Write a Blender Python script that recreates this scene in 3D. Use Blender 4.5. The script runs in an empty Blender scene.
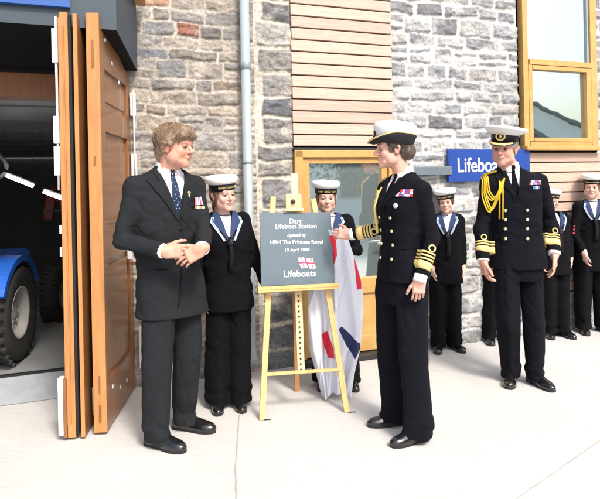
import bpy, bmesh, math, random
import numpy as np
from mathutils import Vector, Matrix
from mathutils.bvhtree import BVHTree

R = math.radians
sc = bpy.context.scene
COL = sc.collection
random.seed(7)

# ------------------------------------------------------------------ camera
cam = bpy.data.cameras.new('camera'); cam_o = bpy.data.objects.new('camera', cam); COL.objects.link(cam_o)
cam.sensor_fit = 'HORIZONTAL'; cam.sensor_width = 36.0; cam.lens = 583 / 600 * 36.0
cam.shift_y = (185 - 249.5) / 600; cam.clip_start = 0.05; cam.clip_end = 2000
_r = R(1.2); _c, _s = math.cos(_r), math.sin(_r)
cam_o.matrix_world = Matrix(((_c, _s, 0, 0), (0, 0, -1, 0), (-_s, _c, 0, 1.45), (0, 0, 0, 1)))
sc.camera = cam_o

# ------------------------------------------------------------------ world, sun, exposure
SUN_EL, SUN_AZ = 48.0, 30.0        # azimuth: from behind the camera, this many degrees towards +X
w = bpy.data.worlds.new('World'); sc.world = w; w.use_nodes = True
nt = w.node_tree; bg = nt.nodes['Background']
sky = nt.nodes.new('ShaderNodeTexSky'); sky.sky_type = 'NISHITA'; sky.sun_disc = False
sky.sun_elevation = R(SUN_EL); sky.sun_rotation = R(180 - SUN_AZ)
sky.air_density = 1.0; sky.dust_density = 5.0; sky.ozone_density = 0.6; sky.altitude = 0
nt.links.new(sky.outputs[0], bg.inputs[0]); bg.inputs[1].default_value = 0.14
sl = bpy.data.lights.new('sun', 'SUN'); sl.energy = 1.8; sl.angle = R(11); sl.color = (1.0, 0.965, 0.92)
so = bpy.data.objects.new('sun', sl); COL.objects.link(so)
sd = Vector((math.sin(R(SUN_AZ)) * math.cos(R(SUN_EL)), -math.cos(R(SUN_AZ)) * math.cos(R(SUN_EL)), math.sin(R(SUN_EL))))
so.rotation_euler = sd.to_track_quat('Z', 'Y').to_euler(); so.location = sd * 20
sc.view_settings.view_transform = 'Standard'; sc.view_settings.look = 'None'
sc.view_settings.exposure = 0.95; sc.view_settings.gamma = 1.0; sc.view_settings.use_curve_mapping = False

# ------------------------------------------------------------------ materials
def mat(name, col, rough=0.6, bump=0.0, bscale=60.0, metal=0.0, var=0.0, vscale=8.0, attr=None, sheen=0.0,
        coat=0.0, stretch=(1, 1, 1), spec=0.5, bdist=0.004, sss=0.0):
    m = bpy.data.materials.new(name); m.use_nodes = True
    n = m.node_tree.nodes; l = m.node_tree.links; b = n['Principled BSDF']
    b.inputs['Roughness'].default_value = rough; b.inputs['Metallic'].default_value = metal
    b.inputs['Specular IOR Level'].default_value = spec
    b.inputs['Sheen Weight'].default_value = sheen; b.inputs['Coat Weight'].default_value = coat
    if sss: 
        b.inputs['Subsurface Weight'].default_value = sss; b.inputs['Subsurface Radius'].default_value = (.01, .004, .002)
        b.inputs['Subsurface Scale'].default_value = 1.0
    tc = n.new('ShaderNodeTexCoord'); mp = n.new('ShaderNodeMapping'); mp.inputs['Scale'].default_value = stretch
    l.new(tc.outputs['Object'], mp.inputs['Vector'])
    src = None
    if attr:
        a = n.new('ShaderNodeAttribute'); a.attribute_name = attr; src = a.outputs['Color']
    if var:
        t = n.new('ShaderNodeTexNoise'); t.inputs['Scale'].default_value = vscale; t.inputs['Detail'].default_value = 6
        t.inputs['Roughness'].default_value = 0.65
        l.new(mp.outputs[0], t.inputs['Vector'])
        mr = n.new('ShaderNodeMapRange'); mr.inputs[1].default_value = .25; mr.inputs[2].default_value = .75
        mr.inputs[3].default_value = 1 - var; mr.inputs[4].default_value = 1 + var
        l.new(t.outputs['Fac'], mr.inputs[0])
        mx = n.new('ShaderNodeMix'); mx.data_type = 'RGBA'; mx.blend_type = 'MULTIPLY'; mx.inputs[0].default_value = 1
        if src: l.new(src, mx.inputs[6])
        else: mx.inputs[6].default_value = (*col, 1)
        cv = n.new('ShaderNodeCombineColor')
        for i in range(3): l.new(mr.outputs[0], cv.inputs[i])
        l.new(cv.outputs[0], mx.inputs[7]); src = mx.outputs[2]
    if src: l.new(src, b.inputs['Base Color'])
    else: b.inputs['Base Color'].default_value = (*col, 1)
    if bump:
        t = n.new('ShaderNodeTexNoise'); t.inputs['Scale'].default_value = bscale; t.inputs['Detail'].default_value = 8
        t.inputs['Roughness'].default_value = 0.7
        l.new(mp.outputs[0], t.inputs['Vector'])
        bp = n.new('ShaderNodeBump'); bp.inputs['Strength'].default_value = bump; bp.inputs['Distance'].default_value = bdist
        l.new(t.outputs['Fac'], bp.inputs['Height']); l.new(bp.outputs[0], b.inputs['Normal'])
    return m

def wood(name, dark, light, scale=6, stretch=(12, 12, 1), rough=0.45, bump=.15, coat=0.0):
    m = bpy.data.materials.new(name); m.use_nodes = True
    n = m.node_tree.nodes; l = m.node_tree.links; b = n['Principled BSDF']
    b.inputs['Roughness'].default_value = rough; b.inputs['Coat Weight'].default_value = coat
    tc = n.new('ShaderNodeTexCoord'); mp = n.new('ShaderNodeMapping'); mp.inputs['Scale'].default_value = stretch
    l.new(tc.outputs['Object'], mp.inputs['Vector'])
    t = n.new('ShaderNodeTexNoise'); t.inputs['Scale'].default_value = scale; t.inputs['Detail'].default_value = 7
    t.inputs['Roughness'].default_value = 0.6; t.inputs['Distortion'].default_value = 0.6
    l.new(mp.outputs[0], t.inputs['Vector'])
    cr = n.new('ShaderNodeValToRGB'); cr.color_ramp.elements[0].position = .3; cr.color_ramp.elements[1].position = .7
    cr.color_ramp.elements[0].color = (*dark, 1); cr.color_ramp.elements[1].color = (*light, 1)
    l.new(t.outputs['Fac'], cr.inputs[0]); l.new(cr.outputs[0], b.inputs['Base Color'])
    bp = n.new('ShaderNodeBump'); bp.inputs['Strength'].default_value = bump; bp.inputs['Distance'].default_value = .003
    l.new(t.outputs['Fac'], bp.inputs['Height']); l.new(bp.outputs[0], b.inputs['Normal'])
    return m

def glow(name, col, s):
    m = bpy.data.materials.new(name); m.use_nodes = True; b = m.node_tree.nodes['Principled BSDF']
    b.inputs['Base Color'].default_value = (*col, 1); b.inputs['Emission Color'].default_value = (*col, 1)
    b.inputs['Emission Strength'].default_value = s; return m

def glassmat(name, tint, refl):
    m = bpy.data.materials.new(name); m.use_nodes = True
    n = m.node_tree.nodes; l = m.node_tree.links; n.remove(n['Principled BSDF']); out = n['Material Output']
    g = n.new('ShaderNodeBsdfGlossy'); g.inputs['Roughness'].default_value = 0.015; g.inputs['Color'].default_value = (*refl, 1)
    d = n.new('ShaderNodeBsdfDiffuse'); d.inputs['Color'].default_value = (*tint, 1)
    x = n.new('ShaderNodeMixShader'); x.inputs[0].default_value = .62
    t = n.new('ShaderNodeTexNoise'); t.inputs['Scale'].default_value = 1.7
    bp = n.new('ShaderNodeBump'); bp.inputs['Strength'].default_value = .05; bp.inputs['Distance'].default_value = .02
    l.new(t.outputs['Fac'], bp.inputs['Height']); l.new(bp.outputs[0], g.inputs['Normal'])
    l.new(d.outputs[0], x.inputs[1]); l.new(g.outputs[0], x.inputs[2]); l.new(x.outputs[0], out.inputs[0]); return m

M = dict(
    skin=mat('skin', (1, 1, 1), .52, .35, 260, attr='Col', sss=.10, bdist=.0016, var=.10, vscale=70, spec=.35),
    hair=mat('hair', (1, 1, 1), .45, .5, 120, attr='Col', bdist=.003),
    suit=mat('suit_cloth', (.0135, .0155, .0180), .9, .3, 420, var=.15, vscale=30, bdist=.001, spec=.18),
    navy=mat('naval_cloth', (.0042, .0046, .0080), .9, .3, 420, var=.2, vscale=12, bdist=.001, spec=.14),
    black=mat('black_cloth', (.0038, .0040, .0052), .92, .3, 400, var=.2, vscale=12, bdist=.001, spec=.12),
    silk=mat('black_silk', (.004, .004, .006), .5, spec=.25),
    shirt=mat('white_cotton', (.8, .8, .8), .8, .1, 200, bdist=.001),
    tie=mat('tie_cloth', (.008, .020, .062), .6, spec=.3),
    bluecol=mat('collar_blue', (.010, .028, .095), .8, .2, 400, bdist=.001),
    paleblue=mat('collar_stripe', (.40, .50, .66), .8),
    gold=mat('gold_braid', (.80, .62, .24), .5, .8, 420, metal=.1, bdist=.003, var=.2, vscale=260),
    goldc=mat('gold_cord', (.78, .52, .03), .5, .6, 400, metal=.15, bdist=.002),
    button=mat('gilt_button', (.85, .74, .45), .25, metal=.8),
    shoe=mat('black_leather', (.008, .008, .009), .14, .15, 90, coat=.6),
    sole=mat('shoe_sole', (.012, .012, .012), .7),
    eye=mat('eye_white_shaded', (.26, .19, .16), .45, spec=.3), iris=mat('eye_iris', (.045, .032, .025), .35, spec=.3),  # whites browned: soft shadow of the eyes put into the colour
    red=mat('red_ribbon', (.55, .03, .05), .6), white=mat('white_paint', (.8, .8, .8), .5),
    ribblue=mat('blue_ribbon', (.05, .09, .4), .6), ribgreen=mat('green_ribbon', (.05, .25, .15), .6), ribpink=mat('pale_ribbon', (.7, .4, .5), .6),
    flagw=mat('flag_white', (.66, .68, .76), .85, .15, 200, bdist=.001), flagr=mat('flag_red', (.6, .02, .045), .85), flagb=mat('flag_blue', (.012, .022, .09), .85),
    capw=mat('cap_white', (.8, .8, .79), .7), peak=mat('cap_peak', (.01, .01, .01), .15, coat=.5),
    pine=wood('easel_pine', (.60, .38, .14), (.74, .51, .22), 5, (10, 10, 1.2)),
    pinel=wood('easel_pale', (.72, .52, .25), (.82, .64, .36), 5, (10, 10, 1.2)),
    plaque=mat('slate_plaque', (.075, .115, .145), .45, .08, 80, var=.1, vscale=9),
    oakd=wood('door_oak', (.19, .075, .026), (.29, .125, .045), 5, (9, 9, .8), .35, .2, .2),
    oakl=wood('door_edge_oak', (.38, .165, .05), (.50, .24, .08), 5, (9, 9, .8), .35, .2, .2),
    frame=wood('window_oak', (.44, .255, .08), (.55, .34, .115), 4, (2, 2, 2), .4, .08, .2),
    clad=wood('cladding_larch', (.52, .37, .25), (.66, .50, .36), 3, (1.2, 1.2, 14), .75, .35),
    steel=mat('galvanised_steel', (.62, .64, .66), .35, .2, 30, metal=.4, var=.08),
    whitem=mat('white_metal', (.72, .74, .75), .4),
    pipe=mat('pipe_grey', (.30, .36, .38), .4, .1, 20, var=.08, vscale=4),
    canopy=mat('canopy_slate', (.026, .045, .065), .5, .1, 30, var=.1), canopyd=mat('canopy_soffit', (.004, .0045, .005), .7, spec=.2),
    bluep=mat('blue_panel', (.012, .075, .30), .4), signb=mat('sign_blue', (.010, .050, .27), .45),
    rubber=mat('rubber', (.022, .021, .020), .85, .5, 40, var=.45, vscale=14), gap=mat('seal_black', (.006, .006, .006), .7),
    rim=mat('wheel_grey', (.36, .35, .33), .6, .3, 40, var=.2), tblue=mat('tractor_blue', (.012, .10, .46), .42, .15, 30, var=.18, vscale=9, coat=.15),
    tred=mat('red_metal', (.16, .02, .02), .6), dark=mat('dark_metal', (.02, .02, .022), .5),
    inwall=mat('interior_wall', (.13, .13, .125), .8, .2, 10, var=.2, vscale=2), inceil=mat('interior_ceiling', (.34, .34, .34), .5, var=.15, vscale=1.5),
    infloor=mat('interior_floor', (.24, .25, .25), .6, .2, 20, var=.2, vscale=3), beam=wood('beam_wood', (.16, .06, .02), (.24, .09, .03)),
    tube=glow('lit_tube', (1.0, .98, .92), 5), cabinet=mat('cabinet_grey', (.16, .18, .19), .5), ledge=mat('lead_ledge', (.12, .15, .17), .55, .2, 30, var=.15),
    render=mat('house_render', (.74, .78, .75), .8, .2, 20, var=.05, vscale=2), roof=mat('roof_slate', (.07, .075, .08), .7, .4, 20, var=.25, vscale=6),
    glassw=glassmat('window_glass', (.07, .10, .10), (.88, .98, .96)), glassd=glassmat('door_glass', (.24, .30, .30), (.90, .98, .96)),
    darkglass=mat('dark_glass', (.05, .08, .09), .1), foliage=mat('leaves', (.05, .085, .025), .7, .2, 10, var=.3, vscale=4), bark=mat('bark', (.09, .07, .05), .9, .6, 20),
    stone=mat('stone', (1, 1, 1), .95, 1.0, 60, attr='Col', var=.42, vscale=48, bdist=.014, spec=.25),
)

# ------------------------------------------------------------------ object helpers
def link(name, me, m=None, parent=None):
    o = bpy.data.objects.new(name, me); COL.objects.link(o)
    if m is not None:
        for q in (m if isinstance(m, (list, tuple)) else [m]): me.materials.append(q)
    if parent is not None: o.parent = parent
    return o

def thing(name, label, cat, loc=(0, 0, 0), rz=0, group=None):
    o = bpy.data.objects.new(name, None); COL.objects.link(o); o.location = loc; o.rotation_euler = (0, 0, rz)
    o.empty_display_size = .1
    o['label'] = label; o['category'] = cat
    if group: o['group'] = group
    return o

def tag(o, label, cat, group=None):
    o['label'] = label; o['category'] = cat
    if group: o['group'] = group
    return o

def npmesh(name, V, F, smooth=True):
    """V Nx3, F Mx4 or Mx3 numpy"""
    me = bpy.data.meshes.new(name); V = np.asarray(V, np.float32); F = np.asarray(F, np.int32)
    me.vertices.add(len(V)); me.vertices.foreach_set('co', V.ravel())
    k = F.shape[1]; me.loops.add(F.size); me.loops.foreach_set('vertex_index', F.ravel())
    me.polygons.add(len(F)); me.polygons.foreach_set('loop_start', np.arange(0, F.size, k, dtype=np.int32))
    me.polygons.foreach_set('loop_total', np.full(len(F), k, np.int32))
    me.polygons.foreach_set('use_smooth', np.full(len(F), smooth, bool))
    me.update(calc_edges=True); me.validate(); return me

def setcol(me, C):
    a = me.color_attributes.new('Col', 'FLOAT_COLOR', 'POINT')
    A = np.ones((len(me.vertices), 4), np.float32); A[:, :3] = C; a.data.foreach_set('color', A.ravel())

class MB:
    def __init__(s): s.bm = bmesh.new()
    def box(s, c, size, rot=None, bev=0.0, mi=0, taper=None):
        r = bmesh.ops.create_cube(s.bm, size=1); vs = r['verts']
        for v in vs:
            v.co = Vector((v.co.x * size[0], v.co.y * size[1], v.co.z * size[2]))
        if bev:
            es = list({e for v in vs for e in v.link_edges})
            q = bmesh.ops.bevel(s.bm, geom=es, offset=bev, segments=2, affect='EDGES', profile=.5)
            vs = list({v for f in q['faces'] for v in f.verts} | set(v for v in vs if v.is_valid))
        Mx = (rot or Matrix.Identity(3)).to_4x4(); Mx.translation = Vector(c)
        for v in vs: v.co = Mx @ v.co
        for f in {f for v in vs for f in v.link_faces}: f.material_index = mi
        return vs
    def tube(s, pts, r, n=10, mi=0, cap=True, r2=None, flat=1.0):
        pts = [Vector(p) for p in pts]; rings = []; N = len(pts)
        up = Vector((0, 0, 1)); prev = None
        for i, p in enumerate(pts):
            t = (pts[min(i + 1, N - 1)] - pts[max(i - 1, 0)]).normalized()
            if prev is None:
                a = t.cross(up if abs(t.z) < .9 else Vector((0, 1, 0))).normalized()
            else:
                a = (prev - t * prev.dot(t)).normalized()
            prev = a; b = t.cross(a); rr = r if r2 is None else r + (r2 - r) * i / (N - 1)
            if isinstance(r, (list, tuple)): rr = r[i]
            rings.append([s.bm.verts.new(p + (a * math.cos(k * 2 * math.pi / n) + b * math.sin(k * 2 * math.pi / n) * flat) * rr) for k in range(n)])
        for i in range(N - 1):
            for k in range(n):
                f = s.bm.faces.new((rings[i][k], rings[i][(k + 1) % n], rings[i + 1][(k + 1) % n], rings[i + 1][k])); f.material_index = mi; f.smooth = True
        if cap:
            for q in (rings[0][::-1], rings[-1]): 
                f = s.bm.faces.new(q); f.material_index = mi
    def lathe(s, prof, c=(0, 0, 0), Rm=None, n=40, mi=0, sx=1, sy=1, caps=True):
        Rm = Rm or Matrix.Identity(3); rings = []
        for r_, z in prof:
            rings.append([s.bm.verts.new(Vector(c) + Rm @ Vector((r_ * sx * math.cos(k * 2 * math.pi / n), r_ * sy * math.sin(k * 2 * math.pi / n), z))) for k in range(n)])
        for i in range(len(rings) - 1):
            for k in range(n):
                f = s.bm.faces.new((rings[i][k], rings[i][(k + 1) % n], rings[i + 1][(k + 1) % n], rings[i + 1][k])); f.material_index = mi; f.smooth = True
        if caps: s.bm.faces.new(rings[0][::-1]).material_index = mi; s.bm.faces.new(rings[-1]).material_index = mi
    def quad(s, *p, mi=0):
        f = s.bm.faces.new([s.bm.verts.new(Vector(q)) for q in p]); f.material_index = mi
    def build(s, name, m, parent=None, normals=True):
        if normals: bmesh.ops.recalc_face_normals(s.bm, faces=s.bm.faces[:])
        me = bpy.data.meshes.new(name); s.bm.to_mesh(me); s.bm.free(); return link(name, me, m, parent)

def text(body, size, M4, m, parent, name='lettering', bold=0.0, align='CENTER', depth=.001, sx=1.0):
    cu = bpy.data.curves.new('t', 'FONT'); cu.body = body; cu.size = size; cu.align_x = align; cu.extrude = depth; cu.offset = size * bold
    cu.resolution_u = 4
    o = bpy.data.objects.new('t', cu); COL.objects.link(o); dg = bpy.context.evaluated_depsgraph_get(); dg.update()
    me = bpy.data.meshes.new_from_object(o.evaluated_get(dg)); bpy.data.objects.remove(o)
    me.transform(M4 @ Matrix.Diagonal((sx, 1, 1, 1))); return link(name, me, m, parent)

# ------------------------------------------------------------------ noise
_rs = np.random.RandomState(11); _T3 = _rs.rand(32, 32, 32).astype(np.float32) * 2 - 1
def noise3(x, y, z):
    xi = np.floor(x).astype(np.int64); yi = np.floor(y).astype(np.int64); zi = np.floor(z).astype(np.int64)
    u = x - xi; v = y - yi; w_ = z - zi; u = u * u * (3 - 2 * u); v = v * v * (3 - 2 * v); w_ = w_ * w_ * (3 - 2 * w_)
    r_ = 0
    for a in (0, 1):
        for b in (0, 1):
            for c in (0, 1):
                r_ = r_ + _T3[(xi + a) & 31, (yi + b) & 31, (zi + c) & 31] * (u if a else 1 - u) * (v if b else 1 - v) * (w_ if c else 1 - w_)
    return r_
def fbm(x, y, z=0.0, o=4):
    s_ = 0; a = 1.0
    for i in range(o):
        k = 2 ** i; s_ = s_ + a * noise3(x * k + 7.3 * i, y * k + 3.1 * i, np.asarray(z * k + 1.7 * i)); a *= .5
    return s_

# ------------------------------------------------------------------ signed-distance modelling -> surface nets
def axis(lo, hi, coarse, fine=()):
    p = [lo]
    while p[-1] < hi:
        x = p[-1]; st = coarse
        for l, h, f in fine:
            if l - .012 <= x <= h: st = min(st, f)
        for l, h, f in fine:
            if x < l - .012 < x + st: st = max(l - .0119 - x, f)
        p.append(x + st)
    return np.array(p, np.float32)

class SDF:
    def __init__(s, ax, ay, az):
        s.ax, s.ay, s.az = ax, ay, az; s.F = np.full((len(ax), len(ay), len(az)), 9., np.float32)
    def _rg(s, lo, hi):
        sl_ = []
        for a, l, h in zip((s.ax, s.ay, s.az), lo, hi):
            i = max(int(np.searchsorted(a, l)) - 1, 0); j = min(int(np.searchsorted(a, h)) + 1, len(a)); sl_.append(slice(i, max(j, i)))
        return tuple(sl_)
    def op(s, lo, hi, fn, k=.01, mode='u', pad=.03):
        lo = [q - pad - k for q in lo]; hi = [q + pad + k for q in hi]; g = s._rg(lo, hi); A = s.F[g]
        if A.size == 0: return
        X = s.ax[g[0]][:, None, None]; Y = s.ay[g[1]][None, :, None]; Z = s.az[g[2]][None, None, :]
        d = fn(X, Y, Z).astype(np.float32)
        if mode == 'u': 
            h = np.maximum(k - np.abs(A - d), 0) / max(k, 1e-6); s.F[g] = np.minimum(A, d) - h * h * k * .25
        else:
            d = -d; h = np.maximum(k - np.abs(A - d), 0) / max(k, 1e-6); s.F[g] = np.maximum(A, d) + h * h * k * .25
    def cone(s, a, b, ra, rb, k=.01, mode='u', cut=False, flat=None):
        a = np.array(a, float); b = np.array(b, float); ab = b - a; L2 = max(ab @ ab, 1e-9); m_ = max(ra, rb)
        def fn(X, Y, Z):
            x = X - a[0]; y = Y - a[1]; z = Z - a[2]; t0 = (x * ab[0] + y * ab[1] + z * ab[2]) / L2; t = np.clip(t0, 0, 1)
            d = np.sqrt((x - t * ab[0]) ** 2 + (y - t * ab[1]) ** 2 + (z - t * ab[2]) ** 2) - (ra + (rb - ra) * t)
            if cut: d = np.maximum(d, (t0 - 1) * math.sqrt(L2))
            return d
        s.op(np.minimum(a, b) - m_, np.maximum(a, b) + m_, fn, k, mode)
    def ell(s, c, r, k=.01, Rm=None, mode='u'):
        c = np.array(c, float); r = np.array(r, float); Rm = np.eye(3) if Rm is None else Rm; m_ = r.max()
        def fn(X, Y, Z):
            x = X - c[0]; y = Y - c[1]; z = Z - c[2]
            l = [(x * Rm[0, i] + y * Rm[1, i] + z * Rm[2, i]) / r[i] for i in range(3)]
            k0 = np.sqrt(l[0] ** 2 + l[1] ** 2 + l[2] ** 2); k1 = np.sqrt((l[0] / r[0]) ** 2 + (l[1] / r[1]) ** 2 + (l[2] / r[2]) ** 2)
            return k0 * (k0 - 1) / (k1 + 1e-9)
        s.op(c - m_, c + m_, fn, k, mode)
    def box(s, c, h, rad, k=.01, Rm=None, mode='u'):
        c = np.array(c, float); Rm = np.eye(3) if Rm is None else Rm; m_ = float(np.linalg.norm(h))
        def fn(X, Y, Z):
            x = X - c[0]; y = Y - c[1]; z = Z - c[2]
            q = [np.abs(x * Rm[0, i] + y * Rm[1, i] + z * Rm[2, i]) - (h[i] - rad) for i in range(3)]
            return np.sqrt(sum(np.maximum(a, 0) ** 2 for a in q)) + np.minimum(np.maximum(np.maximum(q[0], q[1]), q[2]), 0) - rad
        s.op(c - m_, c + m_, fn, k, mode)
    def loft(s, tab, yaw, k=.01, mode='u', pw=2.0):
        """tab rows: z, cx, cy, half width, half depth (z increasing); yaw: facing direction"""
        tab = np.array(sorted(tab), float); z = tab[:, 0]; m_ = max(tab[:, 3].max(), tab[:, 4].max())
        rx, ry = -math.cos(yaw), -math.sin(yaw); fx, fy = math.sin(yaw), -math.cos(yaw)
        def sm(Z, c):
            # smooth (Catmull-Rom) interpolation sampled finely
            zz = np.linspace(z[0], z[-1], 80); y = np.interp(zz, z, c)
            kk = np.array([1, 2, 3, 2, 1]) / 9.; yp = np.pad(y, 2, mode='edge'); ys = np.convolve(yp, kk, 'valid')
            return np.interp(Z, zz, ys)
        def fn(X, Y, Z):
            zc = Z; cx = sm(zc, tab[:, 1]); cy = sm(zc, tab[:, 2]); a = sm(zc, tab[:, 3]); b = sm(zc, tab[:, 4])
            u = ((X - cx) * rx + (Y - cy) * ry) / a; v = ((X - cx) * fx + (Y - cy) * fy) / b
            if pw == 2.0: q = np.sqrt(u * u + v * v)
            else: q = (np.abs(u) ** pw + np.abs(v) ** pw) ** (1 / pw)
            d = (q - 1) * np.minimum(a, b)
            return np.maximum(d, np.maximum(Z - z[-1], z[0] - Z))
        lo = (tab[:, 1].min() - m_, tab[:, 2].min() - m_, z[0]); hi = (tab[:, 1].max() + m_, tab[:, 2].max() + m_, z[-1])
        s.op(lo, hi, fn, k, mode)
    def mesh(s, name, disp=None):
        F = s.F
        if disp is not None:
            near = np.abs(F) < .03; ii = np.nonzero(near)
            F[near] = F[near] + disp(s.ax[ii[0]], s.ay[ii[1]], s.az[ii[2]])
        ins = F < 0; nx, ny, nz = F.shape
        cnt = np.zeros((nx - 1, ny - 1, nz - 1), np.uint8)
        for a in (0, 1):
            for b in (0, 1):
                for c in (0, 1): cnt += ins[a:nx - 1 + a, b:ny - 1 + b, c:nz - 1 + c]
        act = (cnt > 0) & (cnt < 8); I, J, K = np.nonzero(act); N = len(I)
        idm = np.full(cnt.shape, -1, np.int32); idm[I, J, K] = np.arange(N)
        C = [(a, b, c) for a in (0, 1) for b in (0, 1) for c in (0, 1)]
        S = np.zeros((N, 3)); n_ = np.zeros(N)
        val = {c: F[I + c[0], J + c[1], K + c[2]] for c in C}
        for c0 in C:
            for d in range(3):
                if c0[d]: continue
                c1 = list(c0); c1[d] = 1; c1 = tuple(c1); v0, v1 = val[c0], val[c1]; cr = (v0 < 0) != (v1 < 0)
                v0c = np.clip(v0, -.05, .05); v1c = np.clip(v1, -.05, .05)
                t = np.where(cr, v0c / np.where(v0c == v1c, 1, v0c - v1c), 0)
                for e in range(3): S[:, e] += np.where(cr, t if e == d else c0[e], 0)
                n_ += cr
        S /= n_[:, None]
        def pos(ax, i, f): return ax[i] * (1 - f) + ax[i + 1] * f
        V = np.stack([pos(s.ax, I, S[:, 0]), pos(s.ay, J, S[:, 1]), pos(s.az, K, S[:, 2])], 1)
        Q = []
        # x edges
        a = ins[:-1, 1:-1, 1:-1]; b = ins[1:, 1:-1, 1:-1]; x, y, z = np.nonzero(a != b); y += 1; z += 1
        q = np.stack([idm[x, y - 1, z - 1], idm[x, y, z - 1], idm[x, y, z], idm[x, y - 1, z]], 1); f = a[x, y - 1, z - 1]; Q.append(np.where(f[:, None], q, q[:, ::-1]))
        a = ins[1:-1, :-1, 1:-1]; b = ins[1:-1, 1:, 1:-1]; x, y, z = np.nonzero(a != b); x += 1; z += 1
        q = np.stack([idm[x - 1, y, z - 1], idm[x - 1, y, z], idm[x, y, z], idm[x, y, z - 1]], 1); f = a[x - 1, y, z - 1]; Q.append(np.where(f[:, None], q, q[:, ::-1]))
        a = ins[1:-1, 1:-1, :-1]; b = ins[1:-1, 1:-1, 1:]; x, y, z = np.nonzero(a != b); x += 1; y += 1
        q = np.stack([idm[x - 1, y - 1, z], idm[x, y - 1, z], idm[x, y, z], idm[x - 1, y, z]], 1); f = a[x - 1, y - 1, z]; Q.append(np.where(f[:, None], q, q[:, ::-1]))
        Fq = np.concatenate(Q); s.V = V; s.Q = Fq
        return npmesh(name, V, Fq)

def bvh_of(me):
    n = len(me.vertices); co = np.empty(n * 3, np.float32); me.vertices.foreach_get('co', co)
    q = np.empty(len(me.loops), np.int32); me.loops.foreach_get('vertex_index', q)
    return BVHTree.FromPolygons([tuple(v) for v in co.reshape(-1, 3).tolist()], [tuple(f) for f in q.reshape(-1, 4).tolist()])

def decal(bvh, org, ux, uz, fwd, poly, off=.004, name='decal', m=None, parent=None, cell=.012, thick=.003):
    """flat outline poly [(x, z)] draped on the surface seen from +fwd"""
    bm = bmesh.new(); vs = [bm.verts.new((p[0], p[1], 0)) for p in poly]; f = bm.faces.new(vs)
    xs = [p[0] for p in poly]; ys = [p[1] for p in poly]
    c = max(cell, max(max(xs) - min(xs), max(ys) - min(ys)) / 60)
    for i in range(1, int((max(xs) - min(xs)) / c) + 1):
        x = min(xs) + i * c
        bmesh.ops.bisect_plane(bm, geom=bm.verts[:] + bm.edges[:] + bm.faces[:], plane_co=(x, 0, 0), plane_no=(1, 0, 0))
    for i in range(1, int((max(ys) - min(ys)) / c) + 1):
        y = min(ys) + i * c
        bmesh.ops.bisect_plane(bm, geom=bm.verts[:] + bm.edges[:] + bm.faces[:], plane_co=(0, y, 0), plane_no=(0, 1, 0))
    for v in bm.verts:
        P = org + ux * v.co.x + uz * v.co.y
        h = bvh.ray_cast(P + fwd * .6, -fwd, .9)
        if h[0] is None: h = bvh.find_nearest(P)
        nrm = h[1] if h[1].dot(h[1]) > 0 else fwd
        v.co = h[0] + (nrm if nrm.dot(fwd) > -.2 else fwd) * off
    bmesh.ops.recalc_face_normals(bm, faces=bm.faces[:])
    # thicken outward
    r = bmesh.ops.extrude_face_region(bm, geom=bm.faces[:])
    for v in [g for g in r['geom'] if isinstance(g, bmesh.types.BMVert)]: v.co += fwd * -thick
    bmesh.ops.recalc_face_normals(bm, faces=bm.faces[:])
    for f in bm.faces: f.smooth = False
    me = bpy.data.meshes.new(name); bm.to_mesh(me); bm.free()
    return link(name, me, m, parent)

def band(bvh, p0, p1, d0, d1, name, m, parent, off=.0025, n=40):
    """ring of braid round a sleeve; d0, d1 distances back from the cuff p1"""
    p0 = Vector(p0); p1 = Vector(p1); t = (p0 - p1).normalized(); a = t.orthogonal().normalized(); b = t.cross(a); bm = bmesh.new(); rings = []
    for d in (d0, (d0 + d1) / 2, d1):
        r_ = []
        for k in range(n):
            q = k * 2 * math.pi / n; dr = a * math.cos(q) + b * math.sin(q); c = p1 + t * d
            h = bvh.ray_cast(c + dr * .16, -dr, .2); R0 = (h[0] - c).dot(dr) if h[0] is not None else .05
            R0 = min(max(R0, .03), .085); r_.append((c, dr, R0))
        rr = [x[2] for x in r_]; rr = [sorted((rr[k - 1], rr[k], rr[(k + 1) % n]))[1] for k in range(n)]
        rings.append([bm.verts.new(r_[k][0] + r_[k][1] * (rr[k] + off)) for k in range(n)])
    for i in range(2):
        for k in range(n):
            f = bm.faces.new((rings[i][k], rings[i][(k + 1) % n], rings[i + 1][(k + 1) % n], rings[i + 1][k])); f.smooth = True
    r = bmesh.ops.extrude_face_region(bm, geom=bm.faces[:])
    for v in [g for g in r['geom'] if isinstance(g, bmesh.types.BMVert)]:
        c = p1 + t * ((v.co - p1).dot(t)); v.co = v.co + (c - v.co).normalized() * .004
    bmesh.ops.recalc_face_normals(bm, faces=bm.faces[:])
    me = bpy.data.meshes.new(name); bm.to_mesh(me); bm.free(); return link(name, me, m, parent)

# ------------------------------------------------------------------ the wall line (the building's long face)
WA = Vector((-0.381, 4.544, 0)); WANG = R(20.24); WD = Vector((math.cos(WANG), math.sin(WANG), 0)); WN = Vector((math.sin(WANG), -math.cos(WANG), 0))
WROT = Matrix.Rotation(WANG, 3, 'Z')     # local x along the wall, local -y towards the yard

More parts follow.
